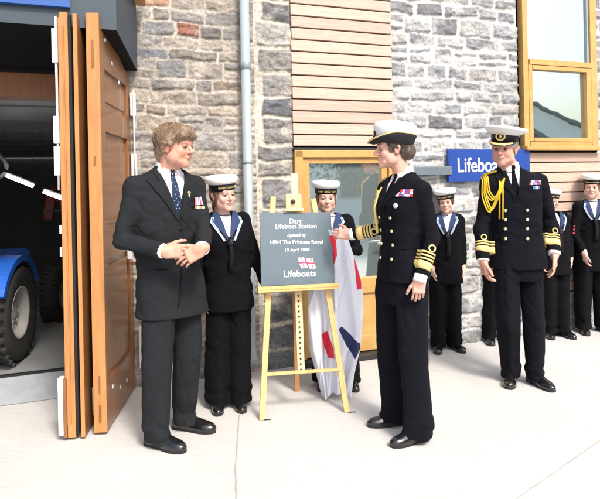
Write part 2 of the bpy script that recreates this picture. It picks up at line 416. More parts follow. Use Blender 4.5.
# ================================================================== SETTING: GROUND
def ground():
    m = bpy.data.materials.new('concrete'); m.use_nodes = True; n = m.node_tree.nodes; l = m.node_tree.links; b = n['Principled BSDF']
    b.inputs['Roughness'].default_value = .8
    tc = n.new('ShaderNodeTexCoord')
    def noise(sc_, det, mp_=None):
        t = n.new('ShaderNodeTexNoise'); t.inputs['Scale'].default_value = sc_; t.inputs['Detail'].default_value = det; t.inputs['Roughness'].default_value = .65
        mp = n.new('ShaderNodeMapping'); mp.inputs['Scale'].default_value = mp_ or (1, 1, 1); mp.inputs['Rotation'].default_value = (0, 0, R(-24))
        l.new(tc.outputs['Object'], mp.inputs[0]); l.new(mp.outputs[0], t.inputs['Vector']); return t.outputs['Fac']
    a = noise(.9, 8); c = noise(7, 10, (1, 6, 1)); d = noise(60, 4)
    def mix(x, y, f):
        q = n.new('ShaderNodeMath'); q.operation = 'MULTIPLY_ADD'; l.new(x, q.inputs[0]); q.inputs[1].default_value = f
        if isinstance(y, float): q.inputs[2].default_value = y
        else: l.new(y, q.inputs[2])
        return q.outputs[0]
    v = mix(a, mix(c, mix(d, 0.0, .35), .5), .7)
    cr = n.new('ShaderNodeValToRGB'); e = cr.color_ramp.elements
    e[0].position = .50; e[0].color = (.27, .262, .245, 1); e[1].position = .95; e[1].color = (.54, .535, .52, 1)
    x = cr.color_ramp.elements.new(.66); x.color = (.47, .463, .445, 1)
    l.new(v, cr.inputs[0]); l.new(cr.outputs[0], b.inputs['Base Color'])
    bp = n.new('ShaderNodeBump'); bp.inputs['Strength'].default_value = .5; bp.inputs['Distance'].default_value = .006
    l.new(mix(c, mix(d, 0.0, .6), 1.0), bp.inputs['Height']); l.new(bp.outputs[0], b.inputs['Normal'])
    mb = MB()
    mb.quad((-400, -400, 0), (400, -400, 0), (400, 400, 0), (-400, 400, 0))
    o = mb.build('concrete_yard', m); o['kind'] = 'structure'
    # joints cut in the slab and a few stains (thin strips a few mm above the sheet)
    jm = mat('joint_filler', (.36, .345, .31), .9, .3, 60, var=.25, vscale=9)
    def strip(pts, wd, name, mm, z=.004):
        mb = MB(); rs = random.Random(len(pts) * 7 + int(pts[0][0] * 100)); L = []
        for i in range(len(pts) - 1):
            a, b_ = Vector((*pts[i], z)), Vector((*pts[i + 1], z)); k = max(int((b_ - a).length / .03), 1)
            for j in range(k + (i == len(pts) - 2)):
                L.append(a.lerp(b_, j / k))
        prev = None
        for i, p in enumerate(L):
            t = (L[min(i + 1, len(L) - 1)] - L[max(i - 1, 0)]).normalized(); s_ = Vector((-t.y, t.x, 0)); ww = wd * (.6 + .8 * rs.random())
            jit = s_ * (rs.random() - .5) * wd * .8; q = (mb.bm.verts.new(p + jit + s_ * ww / 2), mb.bm.verts.new(p + jit - s_ * ww / 2))
            if prev: mb.bm.faces.new((prev[0], prev[1], q[1], q[0]))
            prev = q
        o = mb.build(name, mm); o['kind'] = 'structure'
    strip([(-.42, 3.75), (-.36, 3.0), (-.30, 2.5), (-.27, 1.6)], .006, 'slab_joint', jm)
    strip([(-.25, 1.62), (.6, 2.35), (2.9, 4.3)], .004, 'slab_joint', jm)
    mo = mat('moss_stain', (.20, .19, .12), .95, .3, 50, var=.4, vscale=20)
    rs = random.Random(3)
    mb = MB()
    for k in range(60):      # grit and moss along the foot of the wall
        s_ = rs.uniform(-.2, 3.3); tt = abs(rs.gauss(0, .012)) + .004; P = WA + WD * s_ + WN * tt; r_ = rs.uniform(.002, .006)
        mb.lathe([(r_, 0), (r_ * 1.1, r_ * .5), (r_ * .6, r_)], (P.x, P.y, .0), n=6)
    o = mb.build('wall_foot_grit', mo); o['kind'] = 'stuff'
ground()

# ================================================================== BUILDING
bld = thing('lifeboat_station', 'stone and larch-clad lifeboat station with oak windows and folding garage doors', 'building', WA, WANG)
WT = 2.95   # wall local frame: x = along wall, y = into the building, z up

def stone_panel(name, s0, s1, z0, z1, holes, style, seed, res=.0075):
    rs = np.random.RandomState(seed)
    nx = int((s1 - s0) / res) + 1; nz = int((z1 - z0) / res) + 1
    xs = np.linspace(s0, s1, nx); zs = np.linspace(z0, z1, nz); X, Z = np.meshgrid(xs, zs, indexing='ij')
    wx = X + .012 * fbm(X * 7 + seed, Z * 7, 0.3, 3) + .004 * fbm(X * 40, Z * 40, 2.3, 2)
    wz = Z + .012 * fbm(X * 6 + 31 + seed, Z * 9, 5.3, 3) + .004 * fbm(X * 40 + 9, Z * 40, 7.3, 2)
    st = style
    Hh = np.full(X.shape, -.012) + .004 * fbm(X * 30, Z * 30, 1.1, 3); mort = np.array(st['mortar'])
    mm = .85 + .3 * (fbm(X * 3 + 5, Z * 3, 4.2, 4) * .5 + .5)
    Cc = mort[None, None, :] * mm[..., None]
    if 'mortar2' in st:
        f = np.clip(fbm(X * 2.2 + 11, Z * 2.2, 9.9, 3) * 1.6 + .1, 0, 1)[..., None]; Cc = Cc * (1 - f) + np.array(st['mortar2']) * mm[..., None] * f
    z = z0 - rs.uniform(0, .05); ov = st.get('over', [])
    while z < z1 + .05:
        hh = rs.uniform(*st['h']) if not callable(st['h']) else rs.uniform(*st['h'](z)); x = s0 - rs.uniform(0, .2); zc0, zc1 = z, z + hh
        while x < s1 + .05:
            wd = rs.uniform(*st['w']) if not callable(st['w']) else rs.uniform(*st['w'](z)); xx0, xx1 = x, x + wd; a_, b_ = zc0, zc1
            if 'blk' in st: xx0, xx1 = s0 + rs.uniform(0, .06), s1 + .02; wd = 9
            j = st['jit']; parts_ = [(xx0, xx1, a_, b_)]
            if hh > st.get('split', 9) and rs.rand() < .45:
                q = a_ + hh * rs.uniform(.4, .6); parts_ = [(xx0, xx1, a_, q), (xx0, xx1, q, b_)]
            for (p0, p1, q0, q1) in parts_:
                g = st['gap']; p0_, p1_, q0_, q1_ = p0 + g * rs.uniform(.5, 1.6), p1 - g * rs.uniform(.3, 1.3), q0 + g * rs.uniform(.4, 1.4), q1 - g * rs.uniform(.3, 1.3)
                cx, cz = (p0_ + p1_) / 2, (q0_ + q1_) / 2; tilt = rs.normal(0, .04)
                col = np.array(st['cols'][rs.choice(len(st['cols']), p=st.get('p'))]) * rs.uniform(.78, 1.22)
                for (ox0, ox1, oz0, oz1, oc) in ov:
                    if ox0 < cx < ox1 and oz0 < cz < oz1: col = np.array(oc)
                pr = rs.uniform(*st['prot']); i0, i1 = np.searchsorted(xs, p0_ - .03), np.searchsorted(xs, p1_ + .03); k0, k1 = np.searchsorted(zs, q0_ - .05), np.searchsorted(zs, q1_ + .05)
                if i1 <= i0 or k1 <= k0: continue
                lx = wx[i0:i1, k0:k1]; lz = wz[i0:i1, k0:k1] + (X[i0:i1, k0:k1] - cx) * tilt
                dx = np.minimum(lx - p0_, p1_ - lx); dz = np.minimum(lz - q0_, q1_ - lz)
                rr = st.get('rad', .02); qx = rr - dx; qz = rr - dz
                d = rr - np.sqrt(np.maximum(qx, 0) ** 2 + np.maximum(qz, 0) ** 2) ; d = np.where((qx < 0) & (qz < 0), np.minimum(dx, dz), d)
                m_ = np.clip(d / .012, 0, 1); m_ = m_ * m_ * (3 - 2 * m_)
                sx_ = X[i0:i1, k0:k1]; sz_ = Z[i0:i1, k0:k1]; of = rs.uniform(0, 30)
                rough = fbm(sx_ * 14 + of, sz_ * 20, of, 4)
                hgt = pr + rough * st['rough']; sl_ = Hh[i0:i1, k0:k1]; Hh[i0:i1, k0:k1] = sl_ * (1 - m_) + np.maximum(hgt, sl_) * m_
                var = 1 + .26 * fbm(sx_ * 9 + of, sz_ * 14, of + 3, 4)
                cc = col[None, None, :] * var[..., None]
                sm_ = np.clip(fbm(sx_ * 8 + of * 2, sz_ * 8, 3.3, 3) * 1.5 - st.get('smear', .5), 0, 1)[..., None] * .7
                cc = cc * (1 - sm_) + Cc[i0:i1, k0:k1] * sm_
                m3 = np.clip(d / .007, 0, 1)[..., None]
                Cc[i0:i1, k0:k1] = Cc[i0:i1, k0:k1] * (1 - m3) + cc * m3
            x = xx1 if 'blk' not in st else s1 + 9
        z = zc1
    V = np.stack([X, -Hh - .0, Z], -1).reshape(-1, 3)
    idx = np.arange(nx * nz).reshape(nx, nz); q = np.stack([idx[:-1, :-1], idx[1:, :-1], idx[1:, 1:], idx[:-1, 1:]], -1).reshape(-1, 4)
    fx = (X[:-1, :-1] + res / 2).ravel(); fz = (Z[:-1, :-1] + res / 2).ravel(); keep = np.ones(len(q), bool)
    for h in holes: keep &= ~((fx > h[0]) & (fx < h[1]) & (fz > h[2]) & (fz < h[3]))
    if 'mask' in st: keep &= st['mask'](fx, fz)
    me = npmesh(name, V, q[keep]); setcol(me, np.clip(Cc.reshape(-1, 3), .01, .9))
    o = link(name, me, M['stone'], bld); return o

warm = dict(h=(.06, .16), w=(.13, .40), gap=.006, jit=0, prot=(-.008, .003), rough=.012, split=.12, rad=.016, smear=.12,
            mortar=(.50, .455, .395), mortar2=(.40, .37, .32),
            cols=[(.37, .33, .275), (.31, .285, .25), (.27, .26, .25), (.42, .38, .33), (.27, .27, .275), (.36, .295, .245)], p=[.28, .24, .2, .16, .06, .06],
            over=[(-.60, -.42, 2.62, 2.70, (.30, .13, .10)), (-.33, -.16, 2.72, 2.80, (.30, .17, .13)), (-.85, -.6, 2.76, 2.86, (.40, .25, .17)), (-.85, -.66, 2.36, 2.46, (.20, .21, .235)), (-.48, -.33, 2.08, 2.16, (.21, .21, .225)), (-.4, -.25, 2.26, 2.33, (.42, .29, .20))])
stone_panel('stone_wall', -.95, .045, -.03, 3.3, [], warm, 3)
quoin = dict(h=lambda z: (.13, .26) if z > 1.7 else (.12, .24), w=(.25, .30), gap=.012, jit=0, prot=(-.002, .006), rough=.014, rad=.012, smear=.35, blk=1,
             mortar=(.60, .55, .47), cols=[(.20, .20, .205), (.25, .245, .235), (.30, .29, .27), (.17, .175, .19)])
stone_panel('quoin_stones', .045, .352, -.03, 3.3, [], quoin, 9)
cool = dict(h=lambda z: (.08, .17) if z > 1.0 else (.13, .2), w=lambda z: (.16, .46) if z > 1.0 else (.3, .55), gap=.014, jit=0, prot=(-.006, .007), rough=.014, split=.14, rad=.010, smear=.12,
            mortar=(.62, .61, .60), mortar2=(.50, .49, .47),
            cols=[(.28, .29, .305), (.35, .355, .36), (.23, .235, .25), (.42, .415, .41), (.31, .30, .29)], p=[.26, .26, .16, .18, .14])
stone_panel('stone_wall', 1.262, 4.6, -.03, 3.3, [(2.60, 3.56, .36, 3.4)], cool, 21)
# upper storey, over the panels, and returns
mb = MB(); mb.box((1.2, .35, 5.0), (9.5, .5, 3.4)); mb.box((4.7, 3.0, 1.5), (.3, 6, 6.9)); mb.build('upper_wall', mat('upper_stone', (.30, .29, .27), .9, .8, 12, var=.25, vscale=5, bdist=.02), bld)
mb = MB(); mb.box((-.93, .17, 1.13), (.05, .32, 2.3)); mb.build('door_jamb', M['oakd'], bld)
mb = MB(); mb.box((1.8, .2, 1.62), (5.6, .2, 3.3)); mb.build('wall_core', M['dark'], bld)

def cladding(s0, s1, z0, z1, pitch, name, parent=bld, shrink=0):
    mb = MB(); z = z0; rs = random.Random(int(s0 * 10) + 3)
    while z < z1:
        h = pitch - .010; t = rs.uniform(-.002, .002); c = ((s0 + s1) / 2 + rs.uniform(-.003, .003), -.002 + t, z + pitch / 2 + .004)
        mb.box(c, (s1 - s0 - .004, .026, h), Matrix.Rotation(R(-4.5 + rs.uniform(-.6, .6)), 3, 'X'), .003, mi=rs.choice((0, 0, 1, 2, 3)))
        z += pitch
    cols = [wood('larch_board', tuple(a * k for a in (.40, .275, .215)), tuple(a * k for a in (.52, .385, .315)), 3 + i, (1.1, 1.1, 16), .75, .3) for i, k in enumerate((.95, 1.10, .88, 1.02))]
    cols[2] = wood('larch_board_warm', (.43, .305, .235), (.53, .40, .32), 4, (1.1, 1.1, 16), .75, .3)
    return mb.build(name, cols, parent)
cladding(.352, 1.262, 1.755, 3.4, .0955, 'timber_cladding')
cladding(2.605, 3.62, .37, 1.70, .0955, 'timber_cladding')
mb = MB(); mb.box((.807, -.012, 1.742), (.92, .03, .018)); mb.build('drip_flashing', M['dark'], bld)

# glazed door
def door():
    fr = MB()
    x0, x1, z0, z1 = .355, 1.258, .05, 1.73
    fr.box((x0 + .035, .0, (z0 + z1) / 2), (.07, .07, z1 - z0), bev=.004); fr.box((x1 - .03, .0, (z0 + z1) / 2), (.06, .07, z1 - z0), bev=.004)
    fr.box(((x0 + x1) / 2, -.002, z1 - .03), (x1 - x0 - .005, .066, .06), bev=.004)
    f = fr.build('door_frame', M['frame'], bld)
    lf = MB(); a, b = x0 + .072, x1 - .062
    lf.box((a + .03, .012, .86), (.06, .045, 1.61), bev=.004); lf.box((b - .028, .012, .86), (.056, .045, 1.61), bev=.004)
    lf.box(((a + b) / 2, .013, 1.645), (b - a - .118, .043, .05), bev=.004); lf.box(((a + b) / 2, .013, .60), (b - a - .118, .043, .13), bev=.004)
    lf.box(((a + b) / 2, .013, .12), (b - a - .118, .043, .13), bev=.004); lf.box(((a + b) / 2, .013, .36), (.07, .041, .36), bev=.004)
    for c in ((a + b) / 2 - .16, (a + b) / 2 + .16): lf.box((c, .022, .36), (.25, .02, .36), bev=.006)
    d = lf.build('door', M['frame'], bld)
    g = MB(); g.box(((a + b) / 2, .026, 1.142), (b - a - .10, .008, .96)); g.build('pane', M['glassd'], d)
    h = MB(); h.tube([(b - .03, -.012, .95), (b - .03, -.05, .95), (b - .13, -.055, .95)], .009); h.build('handle', M['steel'], d)
    t = MB(); t.box(((x0 + x1) / 2, -.02, .022), (x1 - x0, .14, .05), bev=.004); t.build('door_sill', M['dark'], bld)
door()

def window():
    x0, x1, z0, z1 = 2.632, 3.535, 1.76, 3.6
    mb = MB(); zt = 2.56; D = .07
    mb.box((x0 + .028, .0, (z0 + z1) / 2), (.056, D, z1 - z0), bev=.003); mb.box((x1 - .04, .0, (z0 + z1) / 2), (.08, D, z1 - z0), bev=.003)
    mb.box(((x0 + x1) / 2, .002, z0 + .025), (x1 - x0 - .14, D - .006, .05), bev=.003); mb.box(((x0 + x1) / 2, -.003, zt), (x1 - x0 - .137, D + .004, .052), bev=.003)
    mb.box(((x0 + x1) / 2, -.018, z0 - .012), (x1 - x0 + .03, D + .06, .036), bev=.004)
    f = mb.build('window', M['frame'], bld)
    sm = MB(); a, b = x0 + .059, x1 - .083
    for c, w_ in ((a + .022, .044), (b - .03, .06)): sm.box((c, -.012, (z0 + .05 + zt - .026) / 2), (w_, .05, zt - .03 - z0 - .052), bev=.003)
    sm.box(((a + b) / 2, -.012, z0 + .07), (b - a - .108, .048, .036), bev=.003); sm.box(((a + b) / 2, -.012, zt - .05), (b - a - .108, .048, .04), bev=.003)
    sm.build('sash', M['frame'], f)
    sm = MB(); sm.box((b - .012, .0, 3.0), (.02, .03, .85)); sm.build('sash', M['pipe'], f)
    g = MB(); g.box(((a + b) / 2, .008, 2.17), (b - a - .06, .008, .76)); g.build('pane', M['glassw'], f)
    g = MB(); g.box(((a + b) / 2, .008, 3.06), (b - a, .008, .98)); g.build('pane', M['glassw'], f)
window()

# lead ledge right of the door, drainpipe
mb = MB(); mb.box((1.54, -.03, 1.55), (.53, .07, .075), bev=.006); mb.build('stone_ledge', M['ledge'], bld)
mb = MB(); mb.tube([(-.045, -.075, 3.4), (-.045, -.075, .25), (-.045, -.10, .16), (-.045, -.14, .12)], .036, 20); dp = mb.build('drainpipe', M['pipe'], bld)
pc = mat('pipe_clip', (.20, .25, .27), .4)
for z, h_ in ((2.34, .05), (1.62, .018)):
    mb = MB(); mb.lathe([(.036, 0), (.041, .004), (.041, h_), (.036, h_ + .004)], (-.045, -.075, z), n=20); mb.box((-.045, -.02, z + h_ / 2), (.05, .05, h_ * .6)); mb.build('bracket', pc, dp)

# sign
sg = thing('wall_sign', 'blue rectangular wall sign with white lettering mounted on the grey stone', 'sign', WA + WD * 2.225 + WN * .035, WANG)
mb = MB(); mb.box((0, 0, 1.594), (.89, .03, .285), bev=.002); mb.build('sign_panel', M['signb'], sg)
T = Matrix.Translation((-.36, -.0165, 1.535)) @ Matrix.Rotation(R(90), 4, 'X')
text('Lifeboats', .185, T, M['white'], sg, bold=.010, align='LEFT', depth=.0008, sx=.82)

# ---------------------------------------------------------------- garage: opening, canopy, doors, interior
mb = MB(); mb.box((-2.9, .25, 2.20), (3.9, .20, .17)); mb.build('lintel_beam', M['beam'], bld)
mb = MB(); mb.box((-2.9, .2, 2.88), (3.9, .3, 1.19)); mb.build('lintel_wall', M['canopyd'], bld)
mb = MB(); mb.box((-5.4, .15, 1.6), (1.2, .3, 3.3)); mb.build('side_wall', mat('side_stone', (.3, .27, .22), .9, .8, 20, var=.3, vscale=9), bld)
# canopy: a raking box, front at about 1 m from the wall
def canopy():
    bm = MB(); v = []
    for x, x2 in ((-5.4, -5.4), (-1.018, -.842)):
        for x, y, zb in ((x, -.72, 2.408), (x2, -.03, 2.30)):
            v.append([bm.bm.verts.new((x, y, zb)), bm.bm.verts.new((x, y, 3.05))])
    (a0, a1), (b0, b1), (c0, c1), (d0, d1) = v
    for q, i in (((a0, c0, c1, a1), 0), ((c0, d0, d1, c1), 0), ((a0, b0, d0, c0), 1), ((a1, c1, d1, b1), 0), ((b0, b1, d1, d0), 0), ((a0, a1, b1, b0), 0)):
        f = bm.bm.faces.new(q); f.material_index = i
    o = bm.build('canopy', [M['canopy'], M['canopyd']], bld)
    p = MB(); p.box((-3.30, -.738, 2.80), (4.05, .03, .575), bev=.002); p.build('blue_fascia', M['bluep'], o)
    p = MB(); p.box((-.83, -.40, 2.93), (.09, .75, .05), Matrix.Rotation(R(-22), 3, 'X')); p.build('timber_trim', M['oakl'], o)
canopy()

def to_wall(x, y):   # world -> wall local
    d = Vector((x, y, 0)) - WA; return d.dot(WD), -d.dot(WN)

def leaf(xn, yn, xf, yf, th, zn, zf, name, panels=True, edge=None, step=False):
    """door leaf from near end (xn,yn) to far end; slab thickness th; world coordinates, parented to the building"""
    Ry = bld.matrix_basis.inverted(); A = Vector((xn, yn, 0)); B = Vector((xf, yf, 0)); D = (B - A); L = D.length; D.normalize(); S = Vector((D.y, -D.x, 0))
    mb = MB(); z0 = .018
    def slab(l0, l1, h0, h1, s0, s1, mi, top=None):
        vs = []
        for l_ in (l0, l1):
            zt = (h1 if top is None else zn + (zf - zn) * l_ / L)
            for s_ in (s0, s1):
                for z_ in (h0, zt): vs.append(mb.bm.verts.new(A + D * l_ + S * s_ + Vector((0, 0, z_))))
        a = vs
        for q in ((0, 1, 3, 2), (4, 6, 7, 5), (0, 4, 5, 1), (2, 3, 7, 6), (0, 2, 6, 4), (1, 5, 7, 3)):
            f = mb.bm.faces.new([a[i] for i in q]); f.material_index = mi
    slab(0, .014, z0, 0, -th / 2, th / 2, 1, True)
    slab(.014, .11, z0, 0, -th / 2, th / 2, 0, True)
    slab(L - .11, L, z0, 0, -th / 2, th / 2, 0, True)
    if panels:
        for r0, r1 in ((z0, .30), (1.02, 1.20), (1.80, 1.95)): slab(.11, L - .11, r0, r1, -th / 2 + .001, th / 2 - .001, 0)
        slab(.11, L - .11, 2.18, 0, -th / 2 + .001, th / 2 - .001, 0, True)
        slab(.112, L - .112, .30, 2.18, -th / 4, th / 4, 0)
        for r0, r1 in ((.34, .98), (1.24, 1.76), (1.99, 2.14)):
            slab(.15, L - .15, r0, r1, -th / 4 - .008, th / 4 + .008, 0)
    else: slab(.11, L - .11, z0, 0, -th / 2 + .002, th / 2 - .002, 0, True)
    for v in mb.bm.verts: v.co = Ry @ v.co
    return mb.build(name, [M['oakd'], M['oakl']], bld)

bld_m = Matrix.Translation(WA) @ Matrix.Rotation(WANG, 4, 'Z'); bld.matrix_basis = bld_m
LB = leaf(-1.203, 3.43, -1.262, 4.24, .074, 2.49, 2.25, 'folding_door')
LA = leaf(-1.348, 3.37, -1.43, 4.16, .044, 2.48, 2.26, 'folding_door', panels=True)
LC = leaf(-1.285, 3.375, -1.37, 4.16, .022, 2.47, 2.26, 'folding_door', panels=False)
def hw(fn, name, m, parent):
    mb = MB(); fn(mb); Ry = bld_m.inverted()
    for v in mb.bm.verts: v.co = Ry @ v.co
    return mb.build(name, m, parent)
hw(lambda q: [q.box((-1.316, 3.385, 1.25), (.014, .02, 2.43))], 'seal', M['gap'], LC)
hw(lambda q: [q.box((-1.348, 3.366, 1.25), (.004, .012, 2.3))], 'edge_bead', M['oakl'], LA)
hw(lambda q: [q.box((-1.376, 3.395, 1.27), (.012, .05, 2.36), bev=.002)], 'hinge_stile', M['oakl'], LA)
# white bolt and hinges on the left face
def hbox(c, size, name, m, parent, bev=.003): return hw(lambda q: [q.box(c, size, bev=bev)], name, m, parent)
for z, h_ in ((2.29, .20), (1.80, .16), (1.62, .17)): hbox((-1.405, 3.39, z), (.034, .03, h_), 'hinge', M['whitem'], LA)
hw(lambda q: [q.tube([(-1.402, 3.39, 2.46), (-1.402, 3.39, 1.45)], .007, 8)], 'bolt', M['whitem'], LA)
for z, h_ in ((1.09, .055), (1.22, .05)): hbox((-1.396, 3.40, z), (.014, .03, h_), 'hinge', M['whitem'], LA)
hbox((-1.405, 3.38, .20), (.03, .05, .33), 'bottom_hinge', M['whitem'], LA)
hbox((-1.382, 3.385, .19), (.02, .06, .34), 'kick_block', M['oakd'], LA)
for c_, z_ in (((-1.196, 4.22, 2.06), (.035, .03, .17)), ((-1.196, 4.22, 1.58), (.035, .03, .24)), ((-1.15, 4.22, .30), (.07, .03, .30)), ((-1.19, 4.05, 1.03), (.03, .03, .14))): hbox(c_, z_, 'hinge', M['whitem'], LB)
hw(lambda q: [q.tube([(-1.186, 4.20, 2.16), (-1.186, 4.20, 1.40)], .006, 8)], 'bolt', M['whitem'], LB)
for y, z in ((3.56, 2.36), (3.72, 2.25), (3.90, 2.16), (3.58, .235), (3.76, .17), (3.95, .15)):
    x = -1.203 + (y - 3.43) / .81 * -.059 + .037
    hw(lambda q: q.lathe([(.014, 0), (.015, .002), (.010, .006)], (x + .002, y, z), Matrix.Rotation(R(90), 3, 'Y'), n=14), 'coach_bolt', M['steel'], LB)
hw(lambda q: [q.tube([(-1.262, 3.50, .10), (-1.262, 3.50, .26)], .012, 8)], 'floor_bolt', M['rim'], LC)
for z, w_, h_ in ((2.25, .010, .16), (.30, .007, .10), (.13, .007, .10), (1.62, .007, .05)): hbox((-1.203, 3.425, z), (w_, .006, h_), 'joint_wedge', M['oakd'], LB, 0)

# interior
def interior():
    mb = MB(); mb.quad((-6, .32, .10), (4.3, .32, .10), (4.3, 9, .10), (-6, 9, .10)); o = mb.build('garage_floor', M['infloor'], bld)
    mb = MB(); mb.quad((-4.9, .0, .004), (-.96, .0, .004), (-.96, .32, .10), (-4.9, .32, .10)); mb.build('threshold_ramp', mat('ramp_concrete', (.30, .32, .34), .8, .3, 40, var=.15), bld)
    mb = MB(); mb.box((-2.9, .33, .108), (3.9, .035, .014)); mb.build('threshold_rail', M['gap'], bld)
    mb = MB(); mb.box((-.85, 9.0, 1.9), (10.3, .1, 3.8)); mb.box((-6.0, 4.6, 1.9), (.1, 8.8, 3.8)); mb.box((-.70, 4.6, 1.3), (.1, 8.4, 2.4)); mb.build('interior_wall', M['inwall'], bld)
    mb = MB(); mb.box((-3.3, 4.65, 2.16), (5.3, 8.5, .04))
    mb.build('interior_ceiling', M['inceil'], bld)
    for k in range(6): mb = MB(); mb.box((-3.3, .8 + k * 1.1, 2.137), (5.2, .02, .012)); mb.build('ceiling_joint', M['inwall'], bld)
interior()
def lamp(p0, p1, label, lit=5):
    p0 = Vector(p0); p1 = Vector(p1); c = (p0 + p1) / 2; t = thing('ceiling_light', label, 'ceiling light', c, 0, 'fluorescent lights in the garage')
    mb = MB(); mb.tube([p0 - c, p1 - c], .021, 12); mb.build('tube', M['tube'], t)
    mb = MB(); up = Vector((0, 0, .045)); d = (p1 - p0).normalized() * .05
    mb.tube([p0 - c + up - d, p1 - c + up + d], .028, 8, flat=.5)
    for q in (p0 - c, p1 - c): mb.tube([q + up, Vector((q.x, q.y, 2.14 - c.z))], .002, 6)
    mb.build('light_housing', M['dark'], t)
lamp((-3.12, 6.2, 1.62), (-2.86, 6.25, 1.50), 'short lit white tube lamp in the dark garage, left of the other one')
lamp((-2.64, 6.0, 1.44), (-2.33, 6.05, 1.31), 'longer lit white tube lamp in the dark garage, beside the door edge')

def tractor():
    t = thing('tractor', 'blue compact tractor with a big treaded tyre parked in the dark garage', 'tractor', (-2.80, 4.56, .10), R(7))
    def wheel(x, y, r, wd, rim_r, side):
        q = MB(); Rm = Matrix.Rotation(R(90) * side, 3, 'Y'); prof = [(rim_r, -wd * .42), (r * .80, -wd * .5), (r * .93, -wd * .46), (r * .985, -wd * .3), (r, 0), (r * .985, wd * .3), (r * .93, wd * .46), (r * .80, wd * .5), (rim_r, wd * .42)]
        q.lathe(prof, (x, y, r), Rm, 56, caps=False)
        for k in range(30):
            a = k * 2 * math.pi / 30
            for sgn in (-1, 1):
                aa = a + (math.pi / 30 if sgn > 0 else 0); c = Vector((x + sgn * wd * .25, y + math.cos(aa) * r * .995, r + math.sin(aa) * r * .995))
                q.box(c, (wd * .46, .032, .034), Matrix.Rotation(aa, 3, 'X') @ Matrix.Rotation(R(90), 3, 'X') @ Matrix.Rotation(R(28) * sgn, 3, 'Y'), .004)
        w_ = q.build('wheel', M['rubber'], t)
        q = MB(); q.lathe([(rim_r * 1.02, .0), (rim_r * 1.03, wd * .44), (rim_r * .93, wd * .40), (rim_r * .84, wd * .22), (rim_r * .5, wd * .17), (rim_r * .28, wd * .24), (rim_r * .2, wd * .27), (.01, wd * .27)], (x, y, r), Rm, 40)
        for k in range(6):
            a = k * math.pi / 3; q.lathe([(.012, 0), (.012, .02)], (x + side * wd * .19, y + math.cos(a) * rim_r * .38, r + math.sin(a) * rim_r * .38), Rm, 8)
        q.build('rim', M['rim'], w_)
    wheel(.455, 0, .385, .27, .20, 1); wheel(-.46, 0, .372, .26, .195, -1); wheel(.42, 1.45, .27, .18, .14, 1); wheel(-.42, 1.45, .27, .18, .14, -1)
    for sd_ in (1, -1):
        q = MB(); prev = None
        for k in range(19):
            a = R(28 + k * 7); c = [Vector((sd_ * .30, math.cos(a) * .455, .385 + math.sin(a) * .455)), Vector((sd_ * .59, math.cos(a) * .455, .385 + math.sin(a) * .455))]
            c += [c[1] + Vector((0, -math.cos(a) * .05, -math.sin(a) * .05)), c[0] + Vector((0, -math.cos(a) * .03, -math.sin(a) * .03))]
            r_ = [q.bm.verts.new(v) for v in c]
            if prev:
                for i in range(4): f = q.bm.faces.new((prev[i], prev[(i + 1) % 4], r_[(i + 1) % 4], r_[i])); f.smooth = False
            prev = r_
        q.build('mudguard', M['tblue'], t)
    q = MB(); q.box((-.05, 1.15, .58), (.40, .9, .34), bev=.06); q.build('body', M['tblue'], t); q = MB(); q.box((0, .1, .45), (.5, .9, .26), bev=.04); q.tube([(-.44, 0, .372), (.44, 0, .372)], .06, 14); q.build('chassis', M['dark'], t)
    q = MB(); q.box((0, .15, .78), (.46, .44, .1), bev=.04); q.box((0, -.08, 1.0), (.46, .1, .42), bev=.04); q.build('seat', M['dark'], t)
    q = MB()
    for x in (-.45, .45): q.tube([(x, -.2, .9), (x, -.22, 1.65), (x * .95, -.1, 1.75)], .028, 10)
    q.tube([(-.43, -.1, 1.75), (.43, -.1, 1.75)], .028, 10); q.build('roll_bar', M['cabinet'], t)
    for x in (-.3, .15, .40):
        q = MB(); q.box((x, -.16, 1.83), (.14, .07, .07), bev=.02); q.tube([(x, -.1, 1.75), (x, -.14, 1.8)], .01, 6); q.build('work_light', M['dark'], t)
    q = MB(); q.tube([(0, .62, .95), (0, .5, 1.12)], .02, 8)
    q.tube([(.17 * math.cos(k * .349), .48 + .06 * math.sin(k * .349), 1.12 + .15 * math.sin(k * .349)) for k in range(19)], .013, 8); q.build('steering_wheel', M['dark'], t)
    q = MB(); q.box((.2, -.36, .62), (.1, .05, .08), bev=.01); q.build('tail_light', M['tred'], t)
tractor()
